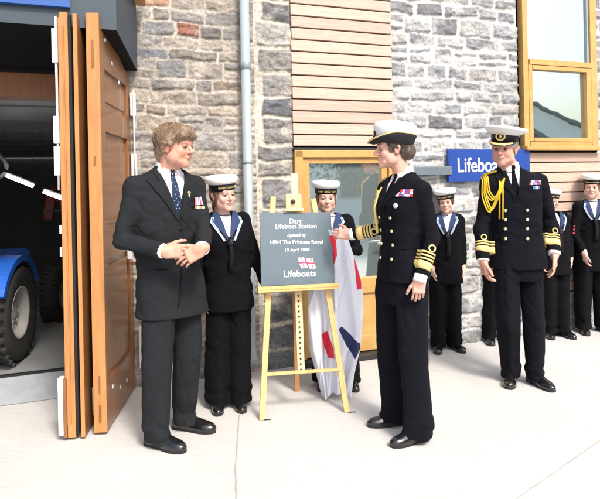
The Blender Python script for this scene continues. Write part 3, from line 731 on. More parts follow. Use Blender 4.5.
def garage_things():
    t = thing('trolley', 'dim grey metal trolley with red frame at the back of the garage', 'trolley', (-2.55, 7.1, .10), R(15))
    q = MB(); q.box((0, 0, .62), (.6, .4, .52), bev=.01); q.build('cabinet', M['cabinet'], t)
    q = MB()
    for x in (-.28, .28):
        for y in (-.17, .17): q.tube([(x, y, .04), (x, y, 1.15)], .016, 8)
    q.tube([(-.28, -.17, 1.1), (.28, -.17, 1.1)], .016, 8); q.tube([(-.28, -.17, .95), (.28, -.17, 1.25)], .014, 8); q.build('frame', M['tred'], t)
    q = MB()
    for x in (-.28, .28): q.lathe([(.05, -.015), (.05, .015)], (x, -.17, .05), Matrix.Rotation(R(90), 3, 'Y'), 14)
    q.build('caster', M['rubber'], t)
    t = thing('life_jacket', 'dim red life jacket hanging in the dark garage above the trolley', 'life jacket', (-3.0, 7.2, 1.28))
    q = MB(); q.box((-.09, 0, 0), (.13, .07, .42), Matrix.Rotation(R(8), 3, 'Y'), .03); q.box((.09, 0, 0), (.13, .07, .42), Matrix.Rotation(R(-8), 3, 'Y'), .03); q.box((0, .03, .12), (.3, .04, .2), bev=.02)
    q.build('float_pad', M['tred'], t); q = MB(); q.box((0, 0, -.08), (.33, .085, .03)); q.build('strap', M['dark'], t)
    q = MB(); q.tube([(0, .02, .2), (0, .02, .86)], .002, 6); q.build('hook', M['dark'], t)
    t = thing('storage_shelf', 'tall dim storage shelf against the garage back wall', 'shelf', (-1.9, 8.6, .10), R(20))
    for x in (-.5, .5):
        q = MB(); q.box((x, 0, 1), (.04, .4, 2.0)); q.build('side_panel', M['cabinet'], t)
    for k in range(4): q = MB(); q.box((0, 0, .2 + k * .55), (.96, .38, .03)); q.build('shelf', M['cabinet'], t)
garage_things()
def crate(loc, rz, m, label, z=.10):
    t = thing('crate', label, 'crate', (loc[0], loc[1], z), rz); q = MB(); w_, d_, h_ = .5, .36, .26
    q.box((0, 0, .012), (w_, d_, .02))
    for y in (-d_ / 2, d_ / 2): q.box((0, y, h_ / 2), (w_, .015, h_), bev=.003)
    for x in (-w_ / 2, w_ / 2): q.box((x, 0, h_ / 2), (.015, d_ - .02, h_), bev=.003)
    q.build('crate_box', m, t); q = MB(); q.box((0, 0, h_ - .01), (w_ + .03, d_ + .03, .02), bev=.004); q.build('rim', m, t)
crate((-3.35, 6.4), .3, M['cabinet'], 'grey plastic crate on the garage floor behind the tractor wheel'); crate((-3.35, 6.4), .2, M['tred'], 'dark red crate stacked on the grey crate in the garage', .365)
def hose():
    t = thing('hose_reel', 'coiled black hose hanging high at the left of the garage', 'hose', (-3.35, 6.3, 1.72)); q = MB(); P = []
    for k in range(90): a = k * .42; P.append((math.cos(a) * (.17 + .01 * math.sin(k)), .02 * math.sin(k * .9) + .0006 * k, math.sin(a) * (.15 + .012 * math.cos(k * 1.7))))
    q.tube(P, .013, 6); q.build('hose', M['rim'], t); q = MB(); q.tube([(0, .02, .14), (0, .02, .41)], .008, 6); q.build('hanger', M['dark'], t)
hose()

# ================================================================== EASEL, PLAQUE
def easel():
    yaw = R(9.5); base = Vector((.0, 3.66, 0)); t = thing('easel', 'pale yellow wooden easel standing on the concrete, holding the slate plaque', 'easel', base, yaw)
    Ri = Matrix.Rotation(-yaw, 3, 'Z')
    def L(x, y, z): return Ri @ (Vector((x, y, z)) - base)
    def bar(a, b, w_, d_, name, m, par=t, bev=.003):
        a = L(*a); b = L(*b); q = MB(); z = (b - a).normalized(); x = Vector((1, 0, 0)); x = (x - z * x.dot(z)).normalized(); y = z.cross(x)
        Rm = Matrix((x, y, z)).transposed(); q.box((a + b) / 2, (w_, d_, (b - a).length), Rm, bev); return q.build(name, m, par)
    bar((-.266, 3.61, .0), (-.181, 3.90, 1.375), .036, .022, 'leg', M['pine'])
    bar((.268, 3.70, .0), (.088, 3.96, 1.355), .036, .022, 'leg', M['pine'])
    bar((-.05, 4.10, .0), (-.052, 3.965, 1.36), .034, .022, 'leg', M['oakl'])
    bar((-.24, 3.672, .262), (.232, 3.742, .262), .03, .016, 'stretcher', M['pine'])
    bar((-.018, 3.73, .24), (-.040, 4.0, 1.53), .046, .020, 'mast', M['pinel'])
    q = MB()
    for k in range(15):
        f = (k + 1) / 40; p = L(-.018 - .022 * f + .0, 3.72 + .27 * f - .001, .24 + 1.29 * f); q.tube([p + Vector((0, -.008, 0)), p + Vector((0, .004, 0))], .006, 8)
    q.build('peg_hole', M['dark'], t)
    # tray: rail the plaque stands on
    q = MB(); a, b = L(-.285, 3.715, .805), L(.235, 3.795, .795); c = (a + b) / 2; q.box(c + Vector((0, 0, -.014)), ((b - a).length, .055, .028), bev=.003); q.box(c + Vector((0, -.026, .0)), ((b - a).length, .01, .02)); q.build('tray', M['pine'], t)
    q = MB(); c = L(-.046, 3.895, 1.33); q.box(c, (.105, .022, .12), bev=.004); ck = q.build('clamp', M['pinel'], t)
    q = MB(); c = L(-.046, 3.875, 1.287); q.box(c, (.13, .05, .018), bev=.003); q.build('clamp_lip', M['pinel'], t)
    q = MB(); c = L(-.049, 3.88, 1.34); q.lathe([(.014, -.012), (.017, 0), (.012, .02), (.004, .022)], c, Matrix.Rotation(R(90), 3, 'X'), 20); q.build('knob', M['dark'], t)
    for a in ((-.266, 3.61), (.268, 3.70)):
        q = MB(); p = L(*a, .004); q.tube([p + Vector((.01, -.01, 0)), p + Vector((.055, -.012, 0))], .003, 6); q.build('chain_end', M['dark'], t)
    # plaque
    bl, br, tl = Vector((-.262, 3.725, .808)), Vector((.212, 3.805, .798)), Vector((-.262, 3.842, 1.272))
    ux = (br - bl).normalized(); uz = (tl - bl); uz = (uz - ux * uz.dot(ux)).normalized(); n_ = ux.cross(uz); W_, H_ = (br - bl).length, (tl - bl).length
    c = (bl + br) / 2 + uz * H_ / 2
    p = thing('plaque', 'square slate grey plaque with white lettering resting on the easel', 'plaque', c)
    Rm = Matrix((ux, uz, n_)).transposed()
    q = MB(); q.box((0, 0, 0), (W_, H_, .014), Rm, .002); q.build('slab', M['plaque'], p)
    M4 = Rm.to_4x4()
    def ln(s_, y, size, b_=.0012, x=0.0): b_ = .010; text(s_, size, M4 @ Matrix.Translation((x, y, .0078)), M['white'], p, bold=b_, depth=.0004)
    ln('Dart', .165, .044, x=-.004); ln('Lifeboat Station', .131, .044, x=0.0)
    ln('opened by', .077, .029, .0006); ln('HRH The Princess Royal', .029, .035, .0011); ln('15 April 2008', -.020, .030, .0007); ln('Lifeboats', -.185, .060, .002, x=.012)
    # house flag emblem: slanted flag, red field edges with white cross and blue outline
    q = MB(); x0, y0, fw, fh, sh = .012, -.132, .098, .068, -.022
    def FP(u, v, z=.0082): return Rm @ Vector((x0 + u * fw + sh * (v - .5), y0 + v * fh + .004 * math.sin(u * 6.0), z))
    def rect(u0, u1, v0, v1, mi, z):
        k = 8
        for i in range(k):
            a, b = u0 + (u1 - u0) * i / k, u0 + (u1 - u0) * (i + 1) / k; q.quad(FP(a, v0, z), FP(b, v0, z), FP(b, v1, z), FP(a, v1, z), mi=mi)
    rect(0, 1, 0, 1, 0, .0078); rect(.0, 1, .42, .60, 2, .0082); rect(.44, .56, 0, 1, 2, .0083); rect(0, 1, .455, .565, 1, .0086); rect(.47, .53, 0, 1, 1, .0087)
    o = q.build('flag_emblem', [M['white'], M['red'], M['ribblue']], p, False)
    for ch, u, v in (('R', .2, .68), ('N', .78, .68), ('L', .2, .06), ('I', .78, .06)):
        P_ = FP(u, v, .0084); text(ch, .034, Matrix.Translation(P_) @ M4, M['red'], p, bold=.012, depth=.0003)
easel()

# ================================================================== PEOPLE
def frame(yaw):   # right, forward, up of a body facing 'yaw' (0 = to the camera)
    return Vector((-math.cos(yaw), -math.sin(yaw), 0)), Vector((math.sin(yaw), -math.cos(yaw), 0)), Vector((0, 0, 1))

def headR(yaw, pitch=0, roll=0):
    r_, f, u = frame(yaw); B = Matrix((r_, f, u)).transposed()
    return B @ Matrix.Rotation(R(pitch), 3, 'X') @ Matrix.Rotation(R(roll), 3, 'Y')

def make_person(name, label, J, yaw=0, hyaw=0, hpitch=0, hroll=0, hs=1.0, female=False, skin=(.60, .36, .27), fine=.003, hand_R=None, hand_L=None,
                kind='suit', build=1.0, foot=(0, 0), hairfn=None, brow=(.16, .10, .07), face=None, group=None, shoe_s=1.0, hemz=None, blush=1.0, tw=1.0, lips=(.47, .21, .18)):
    bx, by = J['base']; root = thing(name, label, 'person', (bx, by, 0), 0, group)
    V3 = {k: Vector(v) for k, v in J.items() if k != 'base'}
    yaw = R(yaw); hy = R(hyaw); HR = headR(hy, hpitch, hroll); HRn = np.array(HR); hc = np.array(V3['head']); face = face or {}
    tr, tf, up = frame(yaw); b = build; g = fine
    # ---------------- body: one continuous surface
    A = np.array
    def hp(x, y, z): return A(HR @ Vector((x * hs, y * hs, z * hs))) + hc
    hand_boxes = [V3['wrR'], V3['wrL']]
    allp = [V3[k] for k in V3]; mnx = min(p.x for p in allp) - .2; mxx = max(p.x for p in allp) + .2; mny = min(p.y for p in allp) - .25; mxy = max(p.y for p in allp) + .25
    hd = V3['head']; fr = .145 * hs
    hands = [h for h in (hand_R, hand_L) if h]
    def hrg(i):
        out = [(hd[i] - fr, hd[i] + fr, g)]
        for w_, h in ((V3['wrR'], hand_R), (V3['wrL'], hand_L)):
            if h:
                F = Vector(h['F']).normalized(); e = w_ + F * .09 * hs; out.append((min(w_[i], e[i]) - .06, max(w_[i], e[i]) + .06, max(g * .85, .0026)))
        return out
    S = SDF(axis(mnx, mxx, .012, hrg(0)), axis(mny, mxy, .012, hrg(1)), axis(.01, hd.z + .2, .012, hrg(2)))
    nk = A(V3['neck']); nr = (.050 if female else .059) * hs
    S.cone(A(V3['chest']), nk - A((0, 0, .04)), .09 * b, .06 * b, .03); S.cone(A(V3['pelvis']), A(V3['chest']), .095 * b, .09 * b, .05)
    for s_ in 'RL':
        sh, el, wr = A(V3['sh' + s_]), A(V3['el' + s_]), A(V3['wr' + s_]); S.cone(nk - A((0, 0, .07)), sh, .040 * b, .034 * b, .04); S.cone(sh, el, .032 * b, .022 * b, .02); S.cone(el, wr, .024 * b, .0250 * hs, .02)
        hpz, kn, an = A(V3['hip' + s_]), A(V3['kn' + s_]), A(V3['an' + s_]); S.cone(hpz, kn, .065 * b, .045 * b, .04); S.cone(kn, an, .045 * b, .026 * b, .02)
        fy = R(foot[0] if s_ == 'R' else foot[1]); S.cone(an - A((0, 0, .02)), an + A((math.sin(fy) * .10, -math.cos(fy) * .10, -.060)), .022 * shoe_s, .014 * shoe_s, .01)
    S.cone(nk - A((0, 0, .05)), hp(0, -.022, -.045), nr * 1.08, nr * .95, .02)
    H = lambda c, r_, k=.01, mode='u': S.ell(hp(*c), A(r_) * hs, k * hs, HRn, mode)
    fw = face.get('w', 1.0); jl = face.get('jaw', 1.0)
    H((0, -.016, .034), (.0745, .094, .086), .01); H((0, .028, -.020), (.058 * fw, .062, .078), .02); H((0, .022, -.062), (.050 * fw * jl, .052, .042), .025)
    H((0, .070, -.098), (.022 * jl, .018, .017), .02); H((0, .070, .040), (.050, .024, .035), .02); H((0, .050, -.08), (.035 * jl, .035, .026), .02)
    for s_ in (-1, 1):
        H((s_ * .036, .062, -.030), (.022, .022, .022), .022); H((s_ * .052 * fw, .02, -.06), (.016, .03, .03), .02)
    H((0, .084, .019), (.046, .012, .010), .014)
    for s_ in (-1, 1): H((s_ * .031, .099, .002), (.018, .019, .0125), .012, 's')
    nl = face.get('nose', 1.0)
    S.cone(hp(0, .084, .012), hp(0, .084 + .026 * nl, -.026), .0075 * hs, .0105 * hs, .009); H((0, .094 + .012 * nl, -.030), (.012, .012, .010), .006)
    for s_ in (-1, 1): H((s_ * .0115, .093, -.031), (.0075, .009, .0075), .005); H((s_ * .031, .0805, .0060), (.0160, .0115, .0075), .003)
    H((0, .083, -.056), (.024, .012, .008), .008); H((0, .0925, -.0555), (.021, .0065, .0050), .004); H((0, .0905, -.0655), (.018, .0065, .0058), .004); H((0, .098, -.0603), (.021, .006, .0016), .002, 's')
    for s_ in (-1, 1):
        H((s_ * .074, -.004, -.006), (.0075, .017, .030), .006); H((s_ * .080, -.010, .006), (.010, .013, .018), .006); H((s_ * .086, -.002, .0), (.006, .008, .014), .004, 's')
    age = face.get('age', 0)
    if age:
        for s_ in (-1, 1):
            S.cone(hp(s_ * .019, .0985, -.034), hp(s_ * .031, .0865, -.064), .0036 * hs, .0028 * hs, .005, 's'); S.cone(hp(s_ * .022, .0905, -.0125), hp(s_ * .040, .078, -.012), .0026 * hs, .0022 * hs, .005, 's')
            H((s_ * .032, .058, -.080), (.010, .012, .010), .012)
    def hand(w_, h, side):
        F = Vector(h['F']).normalized(); N = Vector(h['N']); N = (N - F * N.dot(F)).normalized(); T = Vector(h.get('T', F.cross(N) * side)); T = (T - F * T.dot(F) - N * T.dot(N)).normalized(); q = hs * h.get('s', .93) * (.92 if female else 1.0)
        W = Vector(w_); Rm = np.array(Matrix((T, N, F)).transposed())
        S.box(A(W + F * .050 * q), A((.041, .0145, .048)) * q, .013 * q, .012, Rm); S.ell(A(W + F * .035 * q + T * .024 * q + N * .006 * q), A((.018, .014, .032)) * q, .012, Rm)
        S.cone(A(W - F * .02 * q), A(W + F * .02 * q), .026 * q, .026 * q, .02)
        cu = h.get('curl', (.35, .45, .5, .55)); sp = h.get('spread', .05)
        for i in range(4):
            off = (.030 - .0200 * i) * q; ln = (.92, 1.0, .94, .76)[i] * q; r0 = (.0088, .0092, .0088, .0076)[i] * q; c = cu[i]; base = W + F * (.090 - .004 * abs(i - 1)) * q + T * off; d = (F + T * sp * (1.5 - i)).normalized(); ang = 0; p = base - F * .012 * q
            for sgm, seg in enumerate((.044 + .012, .028, .021)):
                ang += c * (.75, 1.1, .7)[sgm] if sgm else c * .7; dd = (d * math.cos(ang) + N * math.sin(ang)).normalized(); p2 = p + dd * seg * ln; S.cone(A(p), A(p2), r0 * (1, .93, .86)[sgm], r0 * (.93, .86, .74)[sgm], .0035); p = p2
        tc = h.get('thumb', .5); p = W + F * .026 * q + T * .030 * q + N * .004 * q
        for sgm, (seg, a1) in enumerate(((.042, .75), (.032, .45), (.024, .25))):
            dd = (F * math.cos(a1 * (1 - .0)) + T * math.sin(a1) * (1 - tc * .3) + N * tc * (.25 + .25 * sgm)).normalized(); p2 = p + dd * seg * q; S.cone(A(p), A(p2), (.0125, .0105, .0095)[sgm] * q, (.0105, .0095, .0080)[sgm] * q, .006); p = p2
    if hand_R: hand(V3['wrR'], hand_R, 1)
    else: S.ell(A(V3['wrR']), A((.03, .03, .04)) * b, .02)
    if hand_L: hand(V3['wrL'], hand_L, -1)
    else: S.ell(A(V3['wrL']), A((.03, .03, .04)) * b, .02)
    me = S.mesh('body'); V = S.V; Hl = (V - hc) @ HRn / hs; x, y, z = Hl[:, 0], Hl[:, 1], Hl[:, 2]
    C = np.tile(np.array(skin), (len(V), 1)); nz = 1 + .09 * fbm(V[:, 0] * 40, V[:, 1] * 40, V[:, 2] * 40, 3); C *= nz[:, None]
    def blob(cx, cy, cz, rx, ry, rz): return np.clip(1.6 - 1.6 * np.sqrt(((np.abs(x) - cx) / rx) ** 2 + ((y - cy) / ry) ** 2 + ((z - cz) / rz) ** 2), 0, 1)[:, None]
    def tint(m_, col, s_): 
        nonlocal C; C = C * (1 - m_ * s_) + np.array(col) * m_ * s_
    rs_ = (skin[0] * .98, skin[1] * .68, skin[2] * .66)
    tint(blob(.040, .07, -.032, .03, .05, .026), rs_, .55 * blush); tint(blob(0, .115, -.028, .016, .03, .016), rs_, .6 * blush); tint(blob(.076, -.005, -.005, .02, .04, .045), rs_, .5 * blush)
    tint(blob(0, .098, -.0605, .029, .03, .0115), lips, .85); tint(blob(0, .10, -.0602, .024, .03, .0028), (.16, .05, .05), .8)
    tint(blob(.032, .09, .0265, .024, .04, .0068), brow, .75); tint(blob(.031, .088, .0045, .0160, .03, .0060), (.10, .06, .05), .85)
    tint(blob(.009, .105, -.039, .005, .012, .004), (.12, .04, .035), .8)
    if age:
        def seg(a_, b_, r_):
            a_ = np.array(a_); b_ = np.array(b_); P_ = np.stack([np.abs(x), y, z], 1); t_ = np.clip(((P_ - a_) @ (b_ - a_)) / ((b_ - a_) @ (b_ - a_)), 0, 1)[:, None]; return np.clip(1.3 - np.linalg.norm(P_ - a_ - t_ * (b_ - a_), axis=1)[:, None] / r_, 0, 1)
        crease_shade = (skin[0] * .62, skin[1] * .48, skin[2] * .45)  # darker skin along the wrinkles, crease shade put into the colour
        tint(seg((.019, .096, -.034), (.032, .084, -.066), .0042), crease_shade, .5); tint(seg((.020, .089, -.0125), (.041, .077, -.013), .0036), crease_shade, .4); tint(seg((.046, .072, .002), (.060, .055, -.004), .003), crease_shade, .35)
        for zz in (.038, .048): tint(seg((0, .096, zz), (.036, .084, zz - .002), .0026), crease_shade, .25)
    mo_ = np.clip(fbm(V[:, 0] * 22 + 3, V[:, 1] * 22, V[:, 2] * 22, 3) * 1.2, 0, 1)[:, None]; tint(mo_, rs_, .28)
    if face.get('smile'):
        zc_ = -.0612 + .10 * np.clip(np.abs(x) - .004, 0, .03) ** 1.0; w_ = .026
        mth = (np.clip(1.5 - np.abs(z - zc_) / .0042, 0, 1) * np.clip((w_ - np.abs(x)) / .004, 0, 1) * (y > .06))[:, None]
        tint(mth, (.16, .05, .045), .8)
        tth = (np.clip(1.5 - np.abs(z - zc_ - .0004) / .0026, 0, 1) * np.clip((w_ * .8 - np.abs(x)) / .004, 0, 1) * (y > .06))[:, None]
        tint(tth, (.62, .58, .52), .9 * face['smile'])
    setcol(me, np.clip(C, .005, .95)); body = link('body', me, M['skin'], root)
    for s_ in (-1, 1):
        q = MB(); q.lathe([(.0009, .0100), (.0052, .0086), (.0088, .0045), (.0100, 0), (.008, -.006), (.001, -.0100)], hp(s_ * .031, .0828, .0010), HR @ Matrix.Rotation(R(-90), 3, 'X'), 16); 
        for f in q.bm.faces:
            if (f.calc_center_median() - Vector(hp(s_ * .031, .0828, .0010))).dot(HR @ Vector((0, 1, 0))) > .0055 : f.material_index = 1
        for v in q.bm.verts: v.co = Vector(hp(s_ * .031, .0828, .0010)) + (v.co - Vector(hp(s_ * .031, .0828, .0010))) * hs
        q.build('eye', [M['eye'], M['iris']], root)
    # ---------------- clothes
    cloth = {'suit': M['suit'], 'navy': M['navy'], 'sailor': M['black']}[kind]; cg = fine * 1.9
    nkz = V3['neck'].z; pz = V3['pelvis'].z; hem = hemz if hemz else pz - .11
    def cen(z_):
        a_, c_, n_ = V3['pelvis'], V3['chest'], V3['neck']
        if z_ < c_.z: t_ = (z_ - a_.z) / (c_.z - a_.z); q = a_.lerp(c_, max(t_, -.3))
        else: t_ = min((z_ - c_.z) / (n_.z - c_.z), 1); q = c_.lerp(n_, t_)
        return q.x, q.y
    T_ = nkz - hem; chest_w = .205 * b * (.90 if female else 1); chest_d = .140 * b
    prof = dict(suit=((0, 1.04, 1.02), (.14, .99, 1.0), (.36, .90, .93), (.55, .94, 1.0), (.72, .99, 1.02), (.82, 1.0, .93), (.90, .90, .76), (.96, .62, .60), (1.0, .42, .52), (1.025, .36, .50)),
                navy=((0, 1.0, 1.0), (.14, .97, .98), (.36, .88, .90), (.55, .93, .98), (.72, .98, 1.02), (.82, 1.0, .92), (.90, .90, .76), (.96, .62, .58), (1.0, .40, .50), (1.02, .35, .48)),
                sailor=((0, .97, .98), (.1, .97, .98), (.3, .90, .94), (.55, .93, .98), (.72, .97, 1.0), (.82, .98, .90), (.90, .88, .72), (.96, .60, .56), (1.0, .40, .50), (1.01, .36, .48)))[kind]
    if face.get('bust'): prof = tuple((t_, a_ * (.93 if .3 < t_ < .4 else 1), d_ + (.13 if .6 < t_ < .8 else 0)) for t_, a_, d_ in prof)
    tab = [(hem + T_ * t_, *cen(hem + T_ * t_), chest_w * a_, chest_d * d_) for t_, a_, d_ in prof]
    lo_ = [min(p[i] for p in (V3['shR'], V3['shL'], V3['elR'], V3['elL'], V3['wrR'], V3['wrL'], V3['pelvis'])) - .28 for i in range(3)]; hi_ = [max(p[i] for p in (V3['shR'], V3['shL'], V3['elR'], V3['elL'], V3['wrR'], V3['wrL'], V3['neck'])) + .28 for i in range(3)]
    def grid(z0_, z1_): return SDF(np.arange(lo_[0], hi_[0], cg, dtype=np.float32), np.arange(lo_[1], hi_[1], cg, dtype=np.float32), np.arange(z0_, z1_, cg, dtype=np.float32))
    zlow = min(hem, V3['wrR'].z, V3['wrL'].z) - .06
    S = grid(zlow, nkz + .08); S.loft(tab, yaw, .01, pw=2.25)
    sl_ends = {}
    for s_ in 'RL':
        sh, el, wr = V3['sh' + s_], V3['el' + s_], V3['wr' + s_]; d = (wr - el).normalized(); q = b * (.88 if female else .92 if kind == 'suit' else .98)
        cuff = wr - d * .012 * hs; sl_ends[s_] = (el, cuff)
        S.cone(A(V3['neck'] - Vector((0, 0, .060 * b))), A(sh), .050 * b, .054 * q, .06); S.cone(A(sh), A(el), .060 * q, .052 * q, .025); S.cone(A(el), A(cuff), .053 * q, .0455 * q if kind != 'sailor' else .042 * q, .02, cut=True)
    # cut the flat hem and the front opening down to the shirt
    Vz = nkz - (.27 if kind == 'suit' else .22 if kind == 'navy' else .18) * (T_ / .72) ** .5; slope = face.get('v', .30)
    bvf = bvh_of(S.mesh('uncut'))
    def wedge(X, Y, Z):
        cx = np.interp(Z, [V3['pelvis'].z, V3['chest'].z, nkz], [V3['pelvis'].x, V3['chest'].x, V3['neck'].x]); cy = np.interp(Z, [V3['pelvis'].z, V3['chest'].z, nkz], [V3['pelvis'].y, V3['chest'].y, V3['neck'].y])
        u = (X - cx) * tr.x + (Y - cy) * tr.y; v = (X - cx) * tf.x + (Y - cy) * tf.y
        return np.maximum(np.abs(u) - (Z - Vz) * slope, np.maximum(.012 - v, Z * 0 - 1))
    S.op((lo_[0], lo_[1], Vz), (hi_[0], hi_[1], nkz + .1), wedge, .004, 'sub')
    sd_ = (hash(name + label) % 97) * .37 if False else (bx * 13.7 + by * 3.1)
    el_pts = [V3['elR'], V3['elL']]
    def folds(X, Y, Z):
        near = 0
        for e in el_pts: near = near + np.exp(-((X - e.x) ** 2 + (Y - e.y) ** 2 + (Z - e.z) ** 2) / .012)
        wv = fbm(X * 5 + sd_, Y * 5, Z * 9 + sd_, 3); fn_ = noise3(X * 9 + sd_ + Z * 12, Y * 9 - Z * 8, Z * 22 + 3.3)
        low = np.exp(-((Z - (hem + T_ * .36)) / .12) ** 2)
        rd = (1 - np.abs(noise3(X * 7 + sd_ + Z * 7, Y * 7 + Z * 5 + sd_, Z * 11 - X * 6))) ** 5; rd2 = (1 - np.abs(noise3(X * 12 - Z * 9 + sd_, Y * 11, Z * 17 + X * 9 + 4))) ** 4
        arm = np.exp(-((Z - V3['shR'].z + .10) / .09) ** 2); rd3 = (1 - np.abs(noise3(X * 5 + Z * 3 + 9, Y * 5 - Z * 2 + sd_, Z * 5 + X * 8))) ** 12
        return b * 1.0 * (wv * .0038 + fn_ * (.0015 + .006 * near + .003 * low) + rd * (.0022 + .0035 * low + .0025 * arm) + rd2 * (.0012 + .0065 * near) + rd3 * (.0018 + .003 * near))
    jm = S.mesh('jacket', folds); jk = link('jumper' if kind == 'sailor' else 'jacket', jm, cloth, root); bv = bvh_of(jm)
    P0 = lambda z_: Vector((*cen(z_), z_))
    def dec(poly, m, name_, parent=jk, off=.004, thick=.003, cell=.012, fwd=None, bv_=None):
        c0 = P0(nkz - .1); f_ = fwd or tf; r_ = tf.cross(up) if fwd is None else f_.cross(up)
        return decal(bv_ or bvf, Vector((c0.x, c0.y, nkz)) , r_, up, f_, poly, off, name_, m, parent, cell, thick)
    # in these outlines x > 0 is the wearer's right
    # ---- shirt
    if kind != 'sailor' or True:
        S = SDF(np.arange(lo_[0] + .08, hi_[0] - .08, .004, dtype=np.float32), np.arange(lo_[1] + .08, hi_[1] - .08, .004, dtype=np.float32), np.arange(Vz - .06, nkz + .09, .0035, dtype=np.float32))
        t2 = [(z_, cx, cy, a_ - .016, d_ - (.013 if kind != 'sailor' else .010)) for z_, cx, cy, a_, d_ in tab if z_ > Vz - .15 and z_ < nkz - .02]
        t2.append((nkz, *cen(nkz), nr * 1.14, nr * 1.16))
        S.loft(t2, yaw, .01)
        if kind != 'sailor':
            def colr(X, Y, Z):
                c0 = V3['neck']; v = (X - c0.x) * tf.x + (Y - c0.y) * tf.y; u = (X - c0.x) * tr.x + (Y - c0.y) * tr.y
                zc = Z - (c0.z + .018 - v * .28); r_ = np.sqrt(u * u + (v - .002) ** 2) - (nr + .010 - zc * .22)
                a_ = r_ + .004; b_ = np.abs(zc) - .021 * hs; return np.sqrt(np.maximum(a_, 0) ** 2 + np.maximum(b_, 0) ** 2) + np.minimum(np.maximum(a_, b_), 0) - .004
            c0 = V3['neck']; S.op((c0.x - .1, c0.y - .1, c0.z - .05), (c0.x + .1, c0.y + .1, c0.z + .08), colr, .004)
        sm_ = S.mesh('shirt'); so_ = link('shirt', sm_, M['shirt'] , root); sbv = bvh_of(sm_)
        def sdec(poly, m, name_, off=.003, thick=.006, cell=.012): 
            c0 = P0(nkz - .1); return decal(sbv, Vector((c0.x, c0.y, nkz)), tf.cross(up), up, tf, poly, off, name_, m, so_, cell, thick)
    # ---- trousers
    S = SDF(np.arange(lo_[0] - .02, hi_[0] + .02, cg, dtype=np.float32), np.arange(lo_[1] - .1, hi_[1] + .1, cg, dtype=np.float32), np.arange(.02, pz + .16, cg, dtype=np.float32))
    pv = V3['pelvis']
    S.loft([(pz - .13 * b, *cen(pz - .13), chest_w * .84, chest_d * .86), (pz - .02, pv.x, pv.y, chest_w * .89, chest_d * .92), (pz + .12, *cen(pz + .12), chest_w * .78, chest_d * .80)], yaw, .02)
    for s_ in 'RL':
        hpz, kn, an = V3['hip' + s_], V3['kn' + s_], V3['an' + s_]; fy = R(foot[0] if s_ == 'R' else foot[1]); fd = Vector((math.sin(fy), -math.cos(fy), 0))
        tb = face.get('hemw', .098) * b * tw; kw = .086 * b * tw; hw_ = .100 * b
        rows = [(.035, an.x + fd.x * .012, an.y + fd.y * .012, tb * .80, tb * 1.04), (.12, an.x + fd.x * .004, an.y + fd.y * .004, tb * .80, tb * .98), (.26, *(an.lerp(kn, .45)).xy, (tb * .8 + kw) / 2, (tb + kw) / 2),
                (kn.z, kn.x, kn.y, kw, kw * 1.05), ((kn.z + hpz.z) / 2, *(kn.lerp(hpz, .5)).xy, (kw + hw_) / 2 * 1.02, (kw + hw_) / 2 * 1.06), (hpz.z, hpz.x, hpz.y, hw_ * .96, hw_ * 1.12), (hpz.z + .08, hpz.x, hpz.y, hw_ * .8, hw_)]
        S.loft(rows, (yaw * .5 + fy * .5), .018, pw=1.6)
    def tf2(X, Y, Z):
        ank = np.exp(-((Z - .10) / .07) ** 2); kne = np.exp(-((Z - pz * .52) / .10) ** 2)
        rd = (1 - np.abs(noise3(X * 6 + sd_ + Z * 4, Y * 6 - Z * 3, Z * 6 + X * 7 + sd_))) ** 5; hp_ = np.exp(-((Z - pz + .14) / .10) ** 2)
        return fbm(X * 6 + sd_ + 5, Y * 6, Z * 3, 3) * .0055 + noise3(X * 8 + sd_, Y * 8 + Z * 6, Z * 26) * (.0008 + .009 * ank + .003 * kne) + rd * (.002 + .003 * hp_ + .003 * kne + .005 * ank) + (1 - np.abs(noise3(X * 5 + 3, Y * 5 + sd_, Z * 4 + X * 9))) ** 12 * (.003 + .004 * hp_ + .003 * ank) 
    tm = S.mesh('trousers', tf2); link('trousers', tm, cloth, root)
    # ---- shoes
    for s_ in 'RL':
        an = V3['an' + s_]; fy = R(foot[0] if s_ == 'R' else foot[1]); fd = Vector((math.sin(fy), -math.cos(fy), 0)); rt = fd.cross(up); q = shoe_s
        S = SDF(np.arange(an.x - .24 * q, an.x + .24 * q, .0045, dtype=np.float32), np.arange(an.y - .24 * q, an.y + .24 * q, .0045, dtype=np.float32), np.arange(-.012, .14, .0045, dtype=np.float32))
        Rm = np.array(Matrix((rt, fd, up)).transposed()); c0 = Vector((an.x, an.y, 0)) + fd * .02 * q; P = lambda x, y, z: A(c0 + rt * x * q + fd * y * q + up * z * q)
        S.ell(P(0, .112, .024), A((.046, .082, .040)) * q, .02, Rm); S.ell(P(0, .03, .034), A((.040, .090, .050)) * q, .025, Rm); S.ell(P(0, -.05, .032), A((.036, .048, .055)) * q, .025, Rm); S.cone(P(0, -.035, .06), P(0, -.04, .12), .036 * q, .034 * q, .02)
        S.op((an.x - .3, an.y - .3, -.1), (an.x + .3, an.y + .3, .013), lambda X, Y, Z: Z - .012 + X * 0 + Y * 0, .001, 'sub')
        sh_ = link('shoe', S.mesh('shoe'), M['shoe'], root)
        q2 = MB(); outl = [(0, .192), (.024, .182), (.040, .15), (.046, .11), (.042, .06), (.034, .02), (.035, -.03), (.034, -.07), (.018, -.092), (0, -.096)]; outl = outl + [(-x_, y_) for x_, y_ in outl[-2:0:-1]]
        r0 = [q2.bm.verts.new(c0 + rt * x_ * q + fd * y_ * q + up * .001) for x_, y_ in outl]; r1 = [q2.bm.verts.new(c0 + rt * x_ * q + fd * y_ * q + up * .014) for x_, y_ in outl]; n_ = len(outl)
        for i in range(n_): q2.bm.faces.new((r0[i], r0[(i + 1) % n_], r1[(i + 1) % n_], r1[i]))
